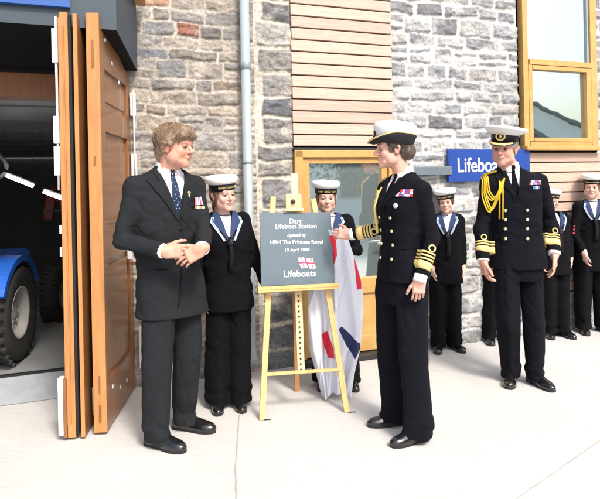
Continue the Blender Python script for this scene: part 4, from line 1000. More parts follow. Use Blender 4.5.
        q2.bm.faces.new(r0[::-1]); q2.bm.faces.new(r1); q2.box(c0 - fd * .052 * q + up * .013, (.062 * q, .062 * q, .024), Matrix((rt, fd, up)).transposed()); q2.build('sole', M['sole'], sh_)
    # ---- hair
    if hairfn: hairfn(root, hp, hs, HR, HRn, hc, fine)
    ctx = dict(root=root, jk=jk, bv=bvf, dec=dec, sdec=sdec, sbv=sbv, V3=V3, tr=tr, tf=tf, up=up, nkz=nkz, Vz=Vz, cen=cen, hp=hp, HR=HR, hs=hs, ends=sl_ends, T_=T_, hem=hem, b=b, slope=slope, nr=nr, HRn=HRn, hc=hc)
    return ctx

def hair_shell(parts, cols, strands=0, stray=.0, name='hair', seed=1, cut=None, flow=(1, 1), amp=.004):
    """hair as a sculpted shell: parts = [(centre, radii)], cut = [(centre, radii)] in head space"""
    def fn(root, hp, hs, HR, HRn, hc, fine):
        A = np.array; g = min(fine, .003) if fine < .0045 else fine; e = .15 * hs
        S = SDF(np.arange(hc[0] - e, hc[0] + e, g, dtype=np.float32), np.arange(hc[1] - e, hc[1] + e, g, dtype=np.float32), np.arange(hc[2] - e, hc[2] + e, g, dtype=np.float32))
        for c, r_ in parts: S.ell(hp(*c), A(r_) * hs, .014 * hs, HRn)
        for c, r_ in (cut or []): S.ell(hp(*c), A(r_) * hs, .006 * hs, HRn, 's')
        def dsp(X, Y, Z):
            P = (np.stack([X, Y, Z], 1) - hc) @ HRn / hs; a = np.arctan2(P[:, 2] - .02, P[:, 1]); 
            return hs * (amp * noise3(P[:, 0] * 75 + seed + P[:, 1] * 25, a * 2.2, P[:, 2] * 18) + amp * .9 * noise3(P[:, 0] * 30 + 5, P[:, 1] * 30, P[:, 2] * 22 + seed))
        me = S.mesh('hair', dsp); V = S.V; P = (V - hc) @ HRn / hs; a = np.arctan2(P[:, 2], P[:, 1])
        n1 = noise3(P[:, 0] * 110 + P[:, 1] * 40, a * 3 + seed, P[:, 2] * 30) * .5 + .5; n2 = fbm(P[:, 0] * 14 + seed, P[:, 1] * 14, P[:, 2] * 14, 2) * .4 + .5
        f = np.clip(n1 * .6 + n2 * .5, 0, 1)[:, None]; C = np.array(cols[0]) * (1 - f) + np.array(cols[1]) * f; setcol(me, C); o = link(name, me, M['hair'], root)
        if strands:
            rs = random.Random(seed); q = MB(); bv = bvh_of(me); cc = Vector(hp(0, -.01, .03)); mats = [mat('hair_strand', tuple(cols[0][i] * (1 - t) + cols[1][i] * t for i in range(3)), .45) for t in (.2, .6, 1.0)]
            for k in range(strands):
                th = rs.uniform(0, 2 * math.pi); ph = rs.uniform(-.35, 1.4); d0 = Vector((math.cos(th) * math.cos(ph), math.sin(th) * math.cos(ph), math.sin(ph)))
                side = 1 if d0.x > 0 else -1; dr = Vector((side * .6 * flow[0] + .5, .35, -.8)) if d0.y < .3 else Vector((.55, .5, -.5)); dr = (dr + Vector((rs.gauss(0, .3), rs.gauss(0, .3), rs.gauss(0, .2)))).normalized(); p = []; dd = d0.copy(); ok = True
                lift = stray * rs.random() ** 2; pr = None
                for j in range(6):
                    w_ = HR @ dd.normalized(); h = bv.ray_cast(cc + w_ * .3, -w_, .4)
                    if h[0] is None: ok = False; break
                    rd_ = (h[0] - cc).length; rd_ = rd_ if pr is None else pr * .65 + rd_ * .35; pr = rd_
                    p.append(cc + w_ * (rd_ + .0008 + lift * (j / 5) ** 2)); dd = dd.normalized() + dr * .10
                if ok: q.tube(p, [.0009, .0012, .0011, .0009, .0007, .0003], 4, mi=rs.choice((0, 0, 1, 1, 2)), cap=False)
            q.build('strand', mats, o)
        return o
    return fn

def lapels(c, m, w_=.085, top=.012, peaked=True):
    n0, T_, b, sl = 0, c['T_'], c['b'], c['slope']; vz = c['Vz'] - c['nkz']; out = []
    for s in (-1, 1):
        x0 = lambda z: (z - vz) * sl - .006
        if peaked: poly = [(s * .004, vz - .005), (s * x0(-.06), -.06), (s * (x0(-.02)), -.02), (s * (x0(-.02) + .028), -.022), (s * (x0(-.07) + .030), -.072), (s * (x0(-.09) + w_ + .012), -.060), (s * (x0(-.11) + w_ * .9), -.11), (s * (x0(vz + .05) + w_ * .45), vz + .06)]
        else: poly = [(s * .004, vz - .005), (s * x0(-.06), -.06), (s * x0(-.015), -.015), (s * (x0(-.015) + .035), -.02), (s * (x0(-.07) + .038), -.072), (s * (x0(-.085) + w_ * .8), -.080), (s * (x0(-.11) + w_ * .75), -.12), (s * (x0(vz + .05) + w_ * .4), vz + .06)]
        out.append(c['dec'](poly, m, 'lapel', off=.0065, thick=.0045, cell=.014))
    return out

def edge_line(c, pts, r_=.0018, m=None, name='edge_seam'):
    q = MB(); P = []
    for x, z in pts:
        c0 = c['cen'](c['nkz'] - .1); o = Vector((c0[0], c0[1], c['nkz'])) + c['tf'].cross(c['up']) * x + c['up'] * z; h = c['bv'].ray_cast(o + c['tf'] * .6, -c['tf'], .9)
        if h[0]: P.append(h[0] + c['tf'] * .001)
    q.tube(P, r_, 6); return q.build(name, m or M['black'], c['jk'])

def button(c, x, z, r_=.010, m=None):
    c0 = c['cen'](c['nkz'] - .1); o = Vector((c0[0], c0[1], c['nkz'])) + c['tf'].cross(c['up']) * x + c['up'] * z; h = c['bv'].ray_cast(o + c['tf'] * .6, -c['tf'], .9)
    if h[0] is None: return
    n_ = h[1].normalized(); q = MB(); Rm = n_.to_track_quat('Z', 'Y').to_matrix(); q.lathe([(r_ * .9, 0), (r_, r_ * .3), (r_ * .7, r_ * .6), (r_ * .2, r_ * .75)], h[0] + n_ * .001, Rm, 14); q.build('button', m or M['button'], c['jk'])

def ribbons(c, x0, z0, w_, h_, rows, cols, name='medal_ribbon', skew=0):
    k = len(cols[0]); 
    for i in range(rows):
        ob = None
        for j in range(k):
            xa = x0 - w_ * j / k + skew * i; 
            o = c['dec']([(xa, z0 + h_ * i / rows), (xa - w_ / k * .94, z0 + h_ * i / rows), (xa - w_ / k * .94, z0 + h_ * (i + .88) / rows), (xa, z0 + h_ * (i + .88) / rows)], M[cols[i % len(cols)][j]], name, off=.005, thick=.003, cell=.02)

def tie(c, m, dots=False, w_=.030, L_=None):
    vz = c['Vz'] - c['nkz']; z1 = vz - .01; t = c['sdec']([(-.013, .018), (.013, .018), (.010, -.012), (-.010, -.012)], m, 'tie_knot', off=.008, thick=.008)
    t2 = c['sdec']([(-.009, -.012), (.009, -.012), (w_, z1 * .8), (w_ * 1.0, z1), (-w_ * 1.0, z1), (-w_, z1 * .8)], m, 'tie', off=.005, thick=.005)
    # collar points
    for s in (-1, 1): c['sdec']([(s * .012, .012), (s * .042, .010), (s * .046, -.008), (s * .034, -.038)], M['shirt'], 'collar', off=.006, thick=.003)
    if dots:
        q = MB(); rs = random.Random(5); base = c['cen'](c['nkz'] - .1)
        for z in np.arange(-.03, z1, -.022):
            for k in range(2):
                x = rs.uniform(-.7, .7) * (.010 + (w_ - .01) * z / z1); o = Vector((*base, c['nkz'])) + c['tf'].cross(c['up']) * x + c['up'] * (z + rs.uniform(-.006, .006)); h = c['sbv'].ray_cast(o + c['tf'] * .6, -c['tf'], .9)
                if h[0]: q.lathe([(.0028, 0), (.0025, .001)], h[0] + c['tf'] * .0055, c['tf'].to_track_quat('Z', 'Y').to_matrix(), 6)
        q.build('tie_pattern', M['paleblue'], t2)

def sleeve_rings(c, side, spec, first=.055, curl=False, m=None):
    e, cu = c['ends'][side]; d = first
    for w_ in spec: band(c['bv'], e, cu, d, d + w_, 'sleeve_ring', m or M['gold'], c['jk'], off=.0012); d += w_ + .009
    if curl:
        ax = (e - cu).normalized(); P = []; out = c.get('curl_dir', Vector((0, -1, 0))); out = (out - ax * out.dot(ax)).normalized(); sd_ = ax.cross(out); cc = cu + ax * (d + .012)
        for k in range(17):
            a = k * 2 * math.pi / 16; p = cc + ax * .018 * math.cos(a) + sd_ * .018 * math.sin(a); h = c['bv'].ray_cast(p + out * .2, -out, .3); P.append((h[0] if h[0] else p + out * .05) + out * .003)
        q = MB(); q.tube(P, .0045, 8, cap=False); q.build('sleeve_curl', m or M['gold'], c['jk'])

def shirt_cuff(c, side, r0=.040, r1=.036, L_=.022):
    e, cu = c['ends'][side]; d = (cu - e).normalized(); Rm = d.to_track_quat('Z', 'Y').to_matrix(); q = MB()
    q.lathe([(r0 * .8, -.02), (r0, -.01), (r0 * .98, L_ * .8), (r1, L_), (r1 * .8, L_)], cu, Rm, 24, sx=c['hs'], sy=c['hs']); q.build('shirt_cuff', M['shirt'], c['root'])

# ---- caps
def sailor_cap(c, z0=.052, tilt=-6, roll=0, tally=True):
    Rm = c['HR'] @ Matrix.Rotation(R(tilt), 3, 'X') @ Matrix.Rotation(R(roll), 3, 'Y'); o = Vector(c['hp'](0, -.005, z0)); s = c['hs']; q = MB()
    q.lathe([(.078 * s, .032 * s), (.090 * s, .036 * s), (.104 * s, .043 * s), (.111 * s, .056 * s), (.114 * s, .072 * s), (.112 * s, .083 * s), (.104 * s, .090 * s), (.06 * s, .094 * s), (.003, .093 * s)], o, Rm, 56, sy=1.08)
    t = q.build('cap', M['capw'], c['root'])
    q = MB(); q.lathe([(.080 * s, -.010 * s), (.0885 * s, -.008 * s), (.091 * s, .036 * s), (.084 * s, .038 * s)], o, Rm, 56, sy=1.15); bnd = q.build('cap_band', M['silk'], t)
    if tally:
        q = MB(); rs = random.Random(int(abs(o.x) * 1000)); Rr = .0912 * s
        for k in range(-9, 10):
            if k in (-3, 4): continue
            a = R(90 + k * 5.2); cx, cy = Rr * math.cos(a), Rr * 1.15 * math.sin(a); p = o + Rm @ Vector((cx, cy, .014 * s)); Z_ = Matrix.Rotation(a - R(90), 3, 'Z')
            hgt = .012 * s; w_ = rs.uniform(.003, .005) * s
            q.box(p, (.0016 * s, .0012, hgt), Rm @ Z_); q.box(p + Rm @ (Z_ @ Vector((w_ * .5, 0, rs.choice((-1, 0, 1)) * hgt * .4))), (w_, .0012, .0018 * s), Rm @ Z_)
            if rs.random() < .5: q.box(p + Rm @ (Z_ @ Vector((w_, 0, 0))), (.0016 * s, .0012, hgt), Rm @ Z_)
        q.build('cap_tally', M['gold'], bnd)

def blue_collar(c, scarf=True, white=True):
    vz = c['Vz'] - c['nkz']; sl = c['slope']; s_ = c['b']
    for s in (-1, 1):
        x0 = lambda z: (z - vz) * sl - .006
        c['dec']([(s * .003, vz - .01), (s * x0(-.07), -.07), (s * x0(0), .004), (s * (x0(0) + .025), .012), (s * (.098 * s_ + .005), -.026), (s * .112 * s_, -.058), (s * .040 * s_, vz - .005)], M['bluecol'], 'collar', off=.006, thick=.004, cell=.016)
        for a, b_ in ((-.002, -.010), (-.014, -.019)):
            c['dec']([(s * (.104 * s_ + a), -.024), (s * (.115 * s_ + a), -.056), (s * (.042 * s_ + a), vz - .004), (s * (.042 * s_ + b_), vz - .001), (s * (.115 * s_ + b_), -.054), (s * (.104 * s_ + b_), -.023)], M['paleblue'], 'collar_stripe', off=.0115, thick=.0015, cell=.02)
    # square back of the collar
    q = c['dec']([(-.12 * s_, -.03), (.12 * s_, -.03), (.12 * s_, -.20), (-.12 * s_, -.20)], M['bluecol'], 'collar', off=.006, fwd=-c['tf'])
    c['sdec']([(-.045, .006), (.045, .006), (.04, -.012), (-.04, -.012)], M['bluecol'], 'neck_tape', off=.003, thick=.002)
    if scarf:
        q = MB(); base = c['cen'](c['nkz'] - .1); P = []
        for x, z in ((.010, vz + .02), (.002, vz - .02), (.012, vz - .10), (.004, vz - .19)):
            o = Vector((*base, c['nkz'])) + c['tf'].cross(c['up']) * -x + c['up'] * z; h = c['bv'].ray_cast(o + c['tf'] * .6, -c['tf'], .9); P.append((h[0] if h[0] else o + c['tf'] * .1) + c['tf'] * .012)
        q.tube(P, [.020, .016, .018, .021], 10, flat=.5); q.box(P[1], (.04, .02, .022), bev=.007); q.build('scarf', M['silk'], c['root'])
        for s in (-1, 1):
            q = MB(); pts = []
            for t in (0, .33, .66, 1): 
                x = s * (.006 + (.085 * s_ - .006) * t); z = vz - .012 + (-.05 - vz) * t; o = Vector((*base, c['nkz'])) + c['tf'].cross(c['up']) * x + c['up'] * z; h = c['bv'].ray_cast(o + c['tf'] * .6, -c['tf'], .9); pts.append((h[0] if h[0] else o) + c['tf'] * .010)
            q.tube(pts[:3], [.012, .010, .008], 8, flat=.5); q.build('scarf', M['silk'], c['root'])

def aiguillette(c, side, drop=.30, m=None):
    """gold cords from the shoulder to the chest, side = +1 wearer's right"""
    m = m or M['goldc']; base = c['cen'](c['nkz'] - .1); r_ = c['tf'].cross(c['up']); bv = c['bv']
    def sp(x, z, off=.006):
        o = Vector((*base, c['nkz'])) + r_ * x + c['up'] * z; h = bv.ray_cast(o + c['tf'] * .6, -c['tf'], .9)
        return (h[0] + c['tf'] * off) if h[0] else (o + c['tf'] * .03)
    def curve(p, n=16):
        out = []
        for i in range(len(p) - 1):
            for k in range(n // (len(p) - 1)):
                t = k / (n // (len(p) - 1)); a = p[max(i - 1, 0)]; b_ = p[i]; d = p[i + 1]; e = p[min(i + 2, len(p) - 1)]
                out.append(tuple(.5 * ((2 * b_[j]) + (-a[j] + d[j]) * t + (2 * a[j] - 5 * b_[j] + 4 * d[j] - e[j]) * t * t + (-a[j] + 3 * b_[j] - 3 * d[j] + e[j]) * t ** 3) for j in (0, 1)))
        out.append(tuple(p[-1])); return out
    q = MB(); s = side
    for dx, dz in ((0, 0), (.012, -.012), (-.010, .012)):
        for pth in (((.19, -.055), (.185, -.16), (.15, -.215), (.11, -.17), (.085, -.09)), ((.20, -.05), (.205, -.20), (.165, -.30), (.125, -.22), (.080, -.085))):
            P = [sp(s * (x + dx), z + dz, .007) for x, z in curve(pth, 20)]
            q.tube(P, .0048, 8)
            for k, p in enumerate(P[::1]): q.box(p, (.0112, .010, .003), Matrix.Rotation(R(35), 3, 'Y'))
    q.build('gold_cord', m, c['jk'])
    q = MB()
    for x in (.085, .105): q.tube([sp(s * x, -.09, .01), sp(s * (x + .004), -.19, .012), sp(s * (x + .004), -drop, .012)], [.006, .005, .0065], 8)
    q.build('cord_tag', m, c['jk'])
    q = MB(); q.tube([sp(s * .11, -.02, .008), sp(s * .20, -.045, .008)], .014, 8, flat=.5); q.build('shoulder_cord', m, c['jk'])

def arc_sheet(q, o, Rm, a0, a1, fin, fout, n=28, th=.003, mi=0):
    """curved sheet between two rim curves (functions of angle -> local point)"""
    L = []
    for k in range(n + 1):
        a = a0 + (a1 - a0) * k / n; i = Vector(fin(a)); u = Vector(fout(a)); L.append([q.bm.verts.new(o + Rm @ p) for p in (i, u, u - Vector((0, 0, th)), i - Vector((0, 0, th)))])
    for k in range(n):
        for j in range(4): f = q.bm.faces.new((L[k][j], L[k][(j + 1) % 4], L[k + 1][(j + 1) % 4], L[k + 1][j])); f.material_index = mi; f.smooth = j in (0, 2)
    q.bm.faces.new(L[0][::-1]); q.bm.faces.new(L[-1])

def officer_cap(c):
    Rm = (c['HR'] @ Matrix.Rotation(R(-3), 3, 'X') @ Matrix.Rotation(R(-5), 3, 'Y')) * c['hs']; s = c['hs']; o = Vector(c['hp'](0, -.003, .067)); q = MB()
    n = 56; prof = [(.088, .030, 0), (.104, .036, .004), (.138, .058, .010), (.146, .068, .012), (.138, .077, .012), (.09, .083, .008), (.003, .084, .004)]; rg = []
    for r_, z, up_ in prof:
        rg.append([q.bm.verts.new(o + Rm @ Vector((r_ * math.cos(k * 2 * math.pi / n), r_ * .98 * math.sin(k * 2 * math.pi / n) + .006, z + up_ * 1.6 * max(math.sin(k * 2 * math.pi / n), -.3)))) for k in range(n)])
    for i in range(len(rg) - 1):
        for k in range(n): f = q.bm.faces.new((rg[i][k], rg[i][(k + 1) % n], rg[i + 1][(k + 1) % n], rg[i + 1][k])); f.smooth = True
    q.bm.faces.new(rg[-1]); cap = q.build('cap', M['capw'], c['root'])
    q = MB(); q.lathe([(.082, -.014), (.088, -.012), (.0905, .033), (.085, .035)], o, Rm, 48, sy=1.13); q.build('cap_band', M['silk'], cap)
    q = MB(); arc_sheet(q, o, Rm, R(22), R(158), lambda a: (.089 * math.cos(a), .097 * math.sin(a), -.004), lambda a: (.098 * math.cos(a), .097 * math.sin(a) + .054 * max(math.sin(a), 0) ** 1.3, -.004 - .034 * max(math.sin(a), 0)), th=.004); pk = q.build('peak', M['peak'], cap)
    q = MB(); arc_sheet(q, o, Rm, R(35), R(145), lambda a: (.094 * math.cos(a), .097 * math.sin(a) + .034 * max(math.sin(a), 0) ** 1.3, .001 - .022 * max(math.sin(a), 0)), lambda a: (.098 * math.cos(a), .097 * math.sin(a) + .052 * max(math.sin(a), 0) ** 1.3, .0 - .032 * max(math.sin(a), 0)), th=.002, n=40); q.build('oak_leaves', M['gold'], pk)
    q = MB(); yb = .104
    for k in range(9):      # wreath
        for sg_ in (-1, 1):
            a = R(-80 + k * 17); q.box(o + Rm @ Vector((sg_ * .028 * math.cos(a), yb, .022 + .025 * math.sin(a))), (.0125, .005, .0085), Rm @ Matrix.Rotation(-sg_ * (a + R(60)), 3, 'Y'), .0015)
    q.lathe([(.011, 0), (.010, .003), (.004, .004)], o + Rm @ Vector((0, yb - .002, .020)), Rm @ Matrix.Rotation(R(-90), 3, 'X'), 16)
    for dx, h_ in ((-.012, .014), (0, .020), (.012, .014)): q.box(o + Rm @ Vector((dx, yb + .010, .050 + h_ / 2)), (.009, .006, h_), Rm, .0015)
    q.box(o + Rm @ Vector((0, yb + .009, .050)), (.034, .006, .007), Rm, .001); q.build('cap_badge', M['gold'], cap)

def tricorne(c):
    Rm = c['HR'] @ Matrix.Rotation(R(5), 3, 'X'); s = c['hs']; o = Vector(c['hp'](0, -.008, .052)); q = MB()
    q.lathe([(.088, -.02), (.098, .01), (.110, .045), (.115, .068), (.113, .088), (.097, .102), (.058, .110), (.003, .112)], o, Rm, 56, sy=1.10); cap = q.build('cap', M['capw'], c['root'])
    def side(a): return abs(math.cos(a))
    def fr(a): return max(math.sin(a), 0) ** 2
    def rim(a, t, dz=0.0):
        up_ = .031 * side(a) ** 1.0 + .030 * (1 - side(a)) * (1 if math.sin(a) < 0 else .0); r_ = .100 + t * (.018 + .024 * fr(a)); z = -.014 + t * up_ + t * .006 - fr(a) * t * .020 + .006 * side(a) - .008 * fr(a)
        return (r_ * math.cos(a), r_ * 1.10 * math.sin(a), z + dz)
    q = MB(); n = 72; P = []
    for k in range(n):
        a = 2 * math.pi * k / n; P.append([q.bm.verts.new(o + Rm @ Vector(p)) for p in (rim(a, -.35, -.004), rim(a, .15, -.012), rim(a, .7), rim(a, 1.0, .004), rim(a, .92, .010), rim(a, .45, .010), rim(a, -.2, .012))])
    for k in range(n):
        for j in range(6): f = q.bm.faces.new((P[k][j], P[k][j + 1], P[(k + 1) % n][j + 1], P[(k + 1) % n][j])); f.smooth = True
    q.build('brim', mat('brim_felt', (.008, .008, .010), .8), cap)
    q = MB(); q.tube([o + Rm @ Vector(rim(2 * math.pi * k / n, .99, .009)) for k in range(n + 1)], .0032, 6, cap=False); q.build('gold_edging', M['gold'], cap)
    q = MB(); q.box(o + Rm @ Vector((0, .121, .028)), (.03, .010, .040), Rm, .004); q.build('badge_cloth', M['silk'], cap)
    q = MB(); q.box(o + Rm @ Vector((0, .1275, .026)), (.018, .004, .024), Rm, .002); q.box(o + Rm @ Vector((0, .1275, .043)), (.010, .004, .008), Rm, .002); q.build('cap_badge', M['gold'], cap)

J_man=dict(base=(-0.757,3.360),head=(0.041,0.0,1.687),neck=(-0.012,0.045,1.555),chest=(-0.04,0.04,1.292),pelvis=(-0.008,0.04,0.883),shR=(-0.178,-0.07,1.462),elR=(-0.236,-0.14,1.167),wrR=(0.018,-0.225,1.109),shL=(0.122,0.16,1.459),elL=(0.190,0.03,1.186),wrL=(0.225,-0.235,1.118),hipR=(-0.056,-0.03,0.839),knR=(-0.072,-0.07,0.451),anR=(-0.085,-0.08,0.09),hipL=(0.059,0.11,0.822),knL=(0.069,0.11,0.452),anL=(0.029,0.14,0.09))
J_girl=dict(base=(-0.508,3.860),head=(-0.004,0.0,1.394),neck=(-0.018,0.04,1.270),chest=(0.006,0.03,1.093),pelvis=(0.019,0.03,0.746),shR=(-0.128,0.0,1.230),elR=(-0.168,0.02,0.965),wrR=(-0.13,0.0,0.735),shL=(0.118,0.07,1.228),elL=(0.195,0.06,0.965),wrL=(0.255,0.12,0.785),hipR=(-0.047,0.02,0.709),knR=(-0.058,0.0,0.369),anR=(-0.064,-0.01,0.09),hipL=(0.076,0.05,0.701),knL=(0.078,0.03,0.358),anL=(0.071,0.02,0.09))
J_flag=dict(base=(0.216,4.220),head=(-0.03,0.0,1.352),neck=(-0.017,0.03,1.230),chest=(-0.006,0.03,1.045),pelvis=(0.002,0.03,0.716),shR=(-0.135,0.02,1.186),elR=(-0.191,-0.06,0.961),wrR=(-0.083,-0.20,0.937),shL=(0.120,0.05,1.186),elL=(0.185,-0.04,0.970),wrL=(0.082,-0.18,0.975),hipR=(-0.065,0.02,0.683),knR=(-0.079,0.02,0.356),anR=(-0.079,0.02,0.09),hipL=(0.06,0.04,0.677),knL=(0.081,0.02,0.353),anL=(0.109,0.0,0.09))
J_woman=dict(base=(0.559,3.400),head=(-0.012,0.0,1.649),neck=(0.052,0.02,1.498),chest=(0.046,0.01,1.291),pelvis=(0.032,0.01,0.882),shL=(0.125,-0.12,1.408),elL=(0.176,-0.14,1.138),wrL=(0.088,-0.20,0.92),shR=(-0.029,0.12,1.408),elR=(-0.065,0.16,1.170),wrR=(-0.250,0.25,1.133),hipL=(0.07,-0.06,0.835),knL=(0.065,-0.1,0.435),anL=(0.077,-0.13,0.09),hipR=(-0.029,0.08,0.812),knR=(-0.031,0.12,0.43),anR=(-0.003,0.1,0.09))
J_off=dict(base=(1.598,4.200),head=(-0.13,-0.03,1.677),neck=(-0.086,0.015,1.540),chest=(-0.052,0.02,1.273),pelvis=(-0.032,0.02,0.86),shR=(-0.235,0.0,1.430),elR=(-0.300,0.0,1.100),wrR=(-0.315,-0.08,0.886),shL=(0.150,0.06,1.440),elL=(0.240,0.08,1.120),wrL=(0.215,-0.02,0.917),hipR=(-0.125,0.0,0.792),knR=(-0.139,-0.06,0.425),anR=(-0.099,0.02,0.09),hipL=(0.058,0.04,0.789),knL=(0.056,-0.02,0.447),anL=(0.046,-0.04,0.09))
J_s445=dict(base=(1.242,5.080),head=(0.022,-0.02,1.276),neck=(0.030,0.01,1.168),chest=(0.028,0.01,1.013),pelvis=(0.017,0.01,0.681),shR=(-0.083,-0.01,1.125),elR=(-0.112,0.0,0.895),wrR=(-0.116,-0.04,0.709),shL=(0.137,0.02,1.122),elL=(0.172,0.02,0.887),wrL=(0.158,-0.02,0.709),hipR=(-0.048,0.0,0.632),knR=(-0.066,-0.02,0.323),anR=(-0.074,-0.02,0.09),hipL=(0.069,0.02,0.626),knL=(0.070,-0.01,0.318),anL=(0.07,0.0,0.09))
J_s490=dict(base=(1.761,5.300),head=(0.038,-0.02,1.276),neck=(0.044,0.01,1.166),chest=(0.043,0.01,1.002),pelvis=(0.026,0.01,0.656),shR=(-0.064,-0.02,1.122),elR=(-0.081,0.0,0.897),wrR=(-0.077,-0.06,0.723),shL=(0.151,0.03,1.116),elL=(0.180,0.03,0.879),wrL=(0.144,-0.02,0.713),hipR=(-0.033,0.0,0.605),knR=(-0.055,-0.02,0.3),anR=(-0.07,-0.02,0.09),hipL=(0.083,0.02,0.599),knL=(0.079,0.0,0.293),anL=(0.082,0.0,0.09))
J_s550=dict(base=(2.354,5.450),head=(-0.029,-0.02,1.252),neck=(-0.01,0.01,1.140),chest=(0.012,0.01,0.979),pelvis=(0.028,0.01,0.679),shR=(-0.112,-0.01,1.102),elR=(-0.135,-0.01,0.89),wrR=(-0.137,-0.05,0.709),shL=(0.116,0.02,1.104),elL=(0.160,0.01,0.882),wrL=(0.145,-0.03,0.719),hipR=(-0.043,0.0,0.626),knR=(-0.062,-0.03,0.333),anR=(-0.065,-0.02,0.09),hipL=(0.082,0.02,0.62),knL=(0.068,-0.01,0.326),anL=(0.057,-0.02,0.09))
J_s590=dict(base=(2.731,5.550),head=(0.048,0.0,1.373),neck=(0.058,0.03,1.242),chest=(0.056,0.03,1.057),pelvis=(0.039,0.03,0.693),shR=(-0.090,-0.01,1.196),elR=(-0.145,-0.02,0.941),wrR=(-0.100,-0.13,0.760),shL=(0.203,0.05,1.196),elL=(0.250,0.05,0.926),wrL=(0.180,-0.09,0.745),hipR=(-0.039,0.01,0.659),knR=(-0.064,-0.01,0.339),anR=(-0.071,-0.01,0.09),hipL=(0.119,0.04,0.652),knL=(0.117,0.01,0.332),anL=(0.12,0.01,0.09))

# ---- man in the dark suit
hm = hair_shell([((0, -.022, .046), (.085, .104, .088)), ((0, -.060, .0), (.076, .058, .078)), ((0, .052, .078), (.070, .056, .044)), ((.069, .0, .018), (.018, .036, .042)), ((-.069, .0, .018), (.018, .036, .042)), ((0, -.085, -.05), (.055, .028, .035)), ((-.02, .084, .058), (.050, .024, .028)), ((.03, .080, .060), (.036, .022, .024)), ((.074, -.012, .005), (.020, .040, .045)), ((-.074, -.012, .005), (.020, .040, .045))],
                [(.10, .062, .038), (.37, .255, .165)], strands=1000, stray=.016, seed=4, cut=[((0, .112, -.018), (.085, .050, .072)), ((.086, .012, -.022), (.022, .034, .034)), ((-.086, .012, -.022), (.022, .034, .034))], flow=(1, 1), amp=.005)
c = make_person('person', 'person in dark suit and blue tie, hands clasped, beside the folding doors', J_man, 40, 70, -4, 2, 1.04, skin=(.58, .31, .22),
                hand_R=dict(F=(.97, -.10, .02), N=(-.1, .85, -.25), T=(0, .25, .95), curl=(.55, .6, .65, .7), thumb=.95), hand_L=dict(F=(-.84, -.12, -.46), N=(-.1, .9, -.3), T=(-.35, .25, .8), curl=(.35, .42, .5, .55), thumb=.35), foot=(62, 72), hairfn=hm, kind='suit', build=1.03, hemz=.715, face=dict(age=1, w=1.06, jaw=1.16, nose=.95, hemw=.090), brow=(.22, .13, .08), tw=1.0)
lapels(c, M['suit'], .085); tie(c, M['tie'], dots=True, w_=.036); shirt_cuff(c, 'R', .0395, .036, .010); shirt_cuff(c, 'L', .0395, .036, .014)
button(c, -.012, -.34, .010, M['silk']); button(c, -.012, -.44, .010, M['silk'])
edge_line(c, [(-.012, -.27), (-.012, -.4), (-.010, -.55), (.01, -.72), (.03, -.79)], .0022); edge_line(c, [(.075, -.56), (.11, -.56), (.14, -.555)], .003); edge_line(c, [(-.075, -.56), (-.11, -.56), (-.14, -.555)], .003)
edge_line(c, [(-.09, -.215), (-.15, -.21)], .0025)
def medals(c):
    r_ = c['tf'].cross(c['up']); base = c['cen'](c['nkz'] - .1)
    for i, (m_, mm) in enumerate((('red', 'button'), ('ribpink', 'steel'), ('ribblue', 'button'), ('red', 'gold'))):
        x = -.115 - i * .0135
        c['dec']([(x, -.165), (x - .0125, -.165), (x - .0125, -.212), (x, -.212)], M[m_], 'medal_ribbon', off=.008, thick=.002); c['dec']([(x - .004, -.165), (x - .0085, -.165), (x - .0085, -.212), (x - .004, -.212)], M['white'], 'medal_ribbon', off=.0092, thick=.002)
        o = Vector((*base, c['nkz'])) + r_ * (x - .0065) + c['up'] * -.224; h = c['bv'].ray_cast(o + c['tf'] * .6, -c['tf'], .9)
        if h[0]: q = MB(); q.lathe([(.009, 0), (.0098, .001), (.009, .003)], h[0] + c['tf'] * .010, c['tf'].to_track_quat('Z', 'Y').to_matrix(), 18); q.build('medal', M[mm], c['jk'])
    o = Vector((*base, c['nkz'])) + r_ * -.075 + c['up'] * -.135; h = c['bv'].ray_cast(o + c['tf'] * .6, -c['tf'], .9)
    q = MB(); Rm = c['tf'].to_track_quat('Z', 'Y').to_matrix(); q.lathe([(.009, 0), (.010, .002), (.008, .004)], h[0] + c['tf'] * .011, Rm, 16); q.box(h[0] + c['tf'] * .012 - c['up'] * .016, (.012, .004, .018), None, .002); q.build('lapel_badge', M['button'], c['jk'])
medals(c)

# ---- the women's and cadets' hair
def bun(seed, col, back=1.0): return hair_shell([((0, -.022, .040), (.080, .098, .080)), ((0, -.062, -.005), (.070, .050 * back, .060)), ((.067, .006, .012), (.016, .036, .045)), ((-.067, .006, .012), (.016, .036, .045)), ((0, -.112, -.012), (.036, .030, .034))],
    col, seed=seed, cut=[((0, .112, -.012), (.083, .055, .068)), ((.088, .006, -.020), (.024, .026, .028)), ((-.088, .006, -.020), (.024, .026, .028))], amp=.003)
def ponytail(seed, col): return hair_shell([((0, -.022, .040), (.080, .098, .080)), ((0, -.062, -.005), (.072, .050, .062)), ((.069, .004, -.012), (.014, .034, .065)), ((-.069, .004, -.012), (.014, .034, .065)), ((0, -.085, -.075), (.045, .030, .055))],
    col, seed=seed, cut=[((0, .116, -.012), (.080, .062, .072)), ((.092, .004, -.018), (.020, .022, .026)), ((-.092, .004, -.018), (.020, .022, .026))], amp=.003)

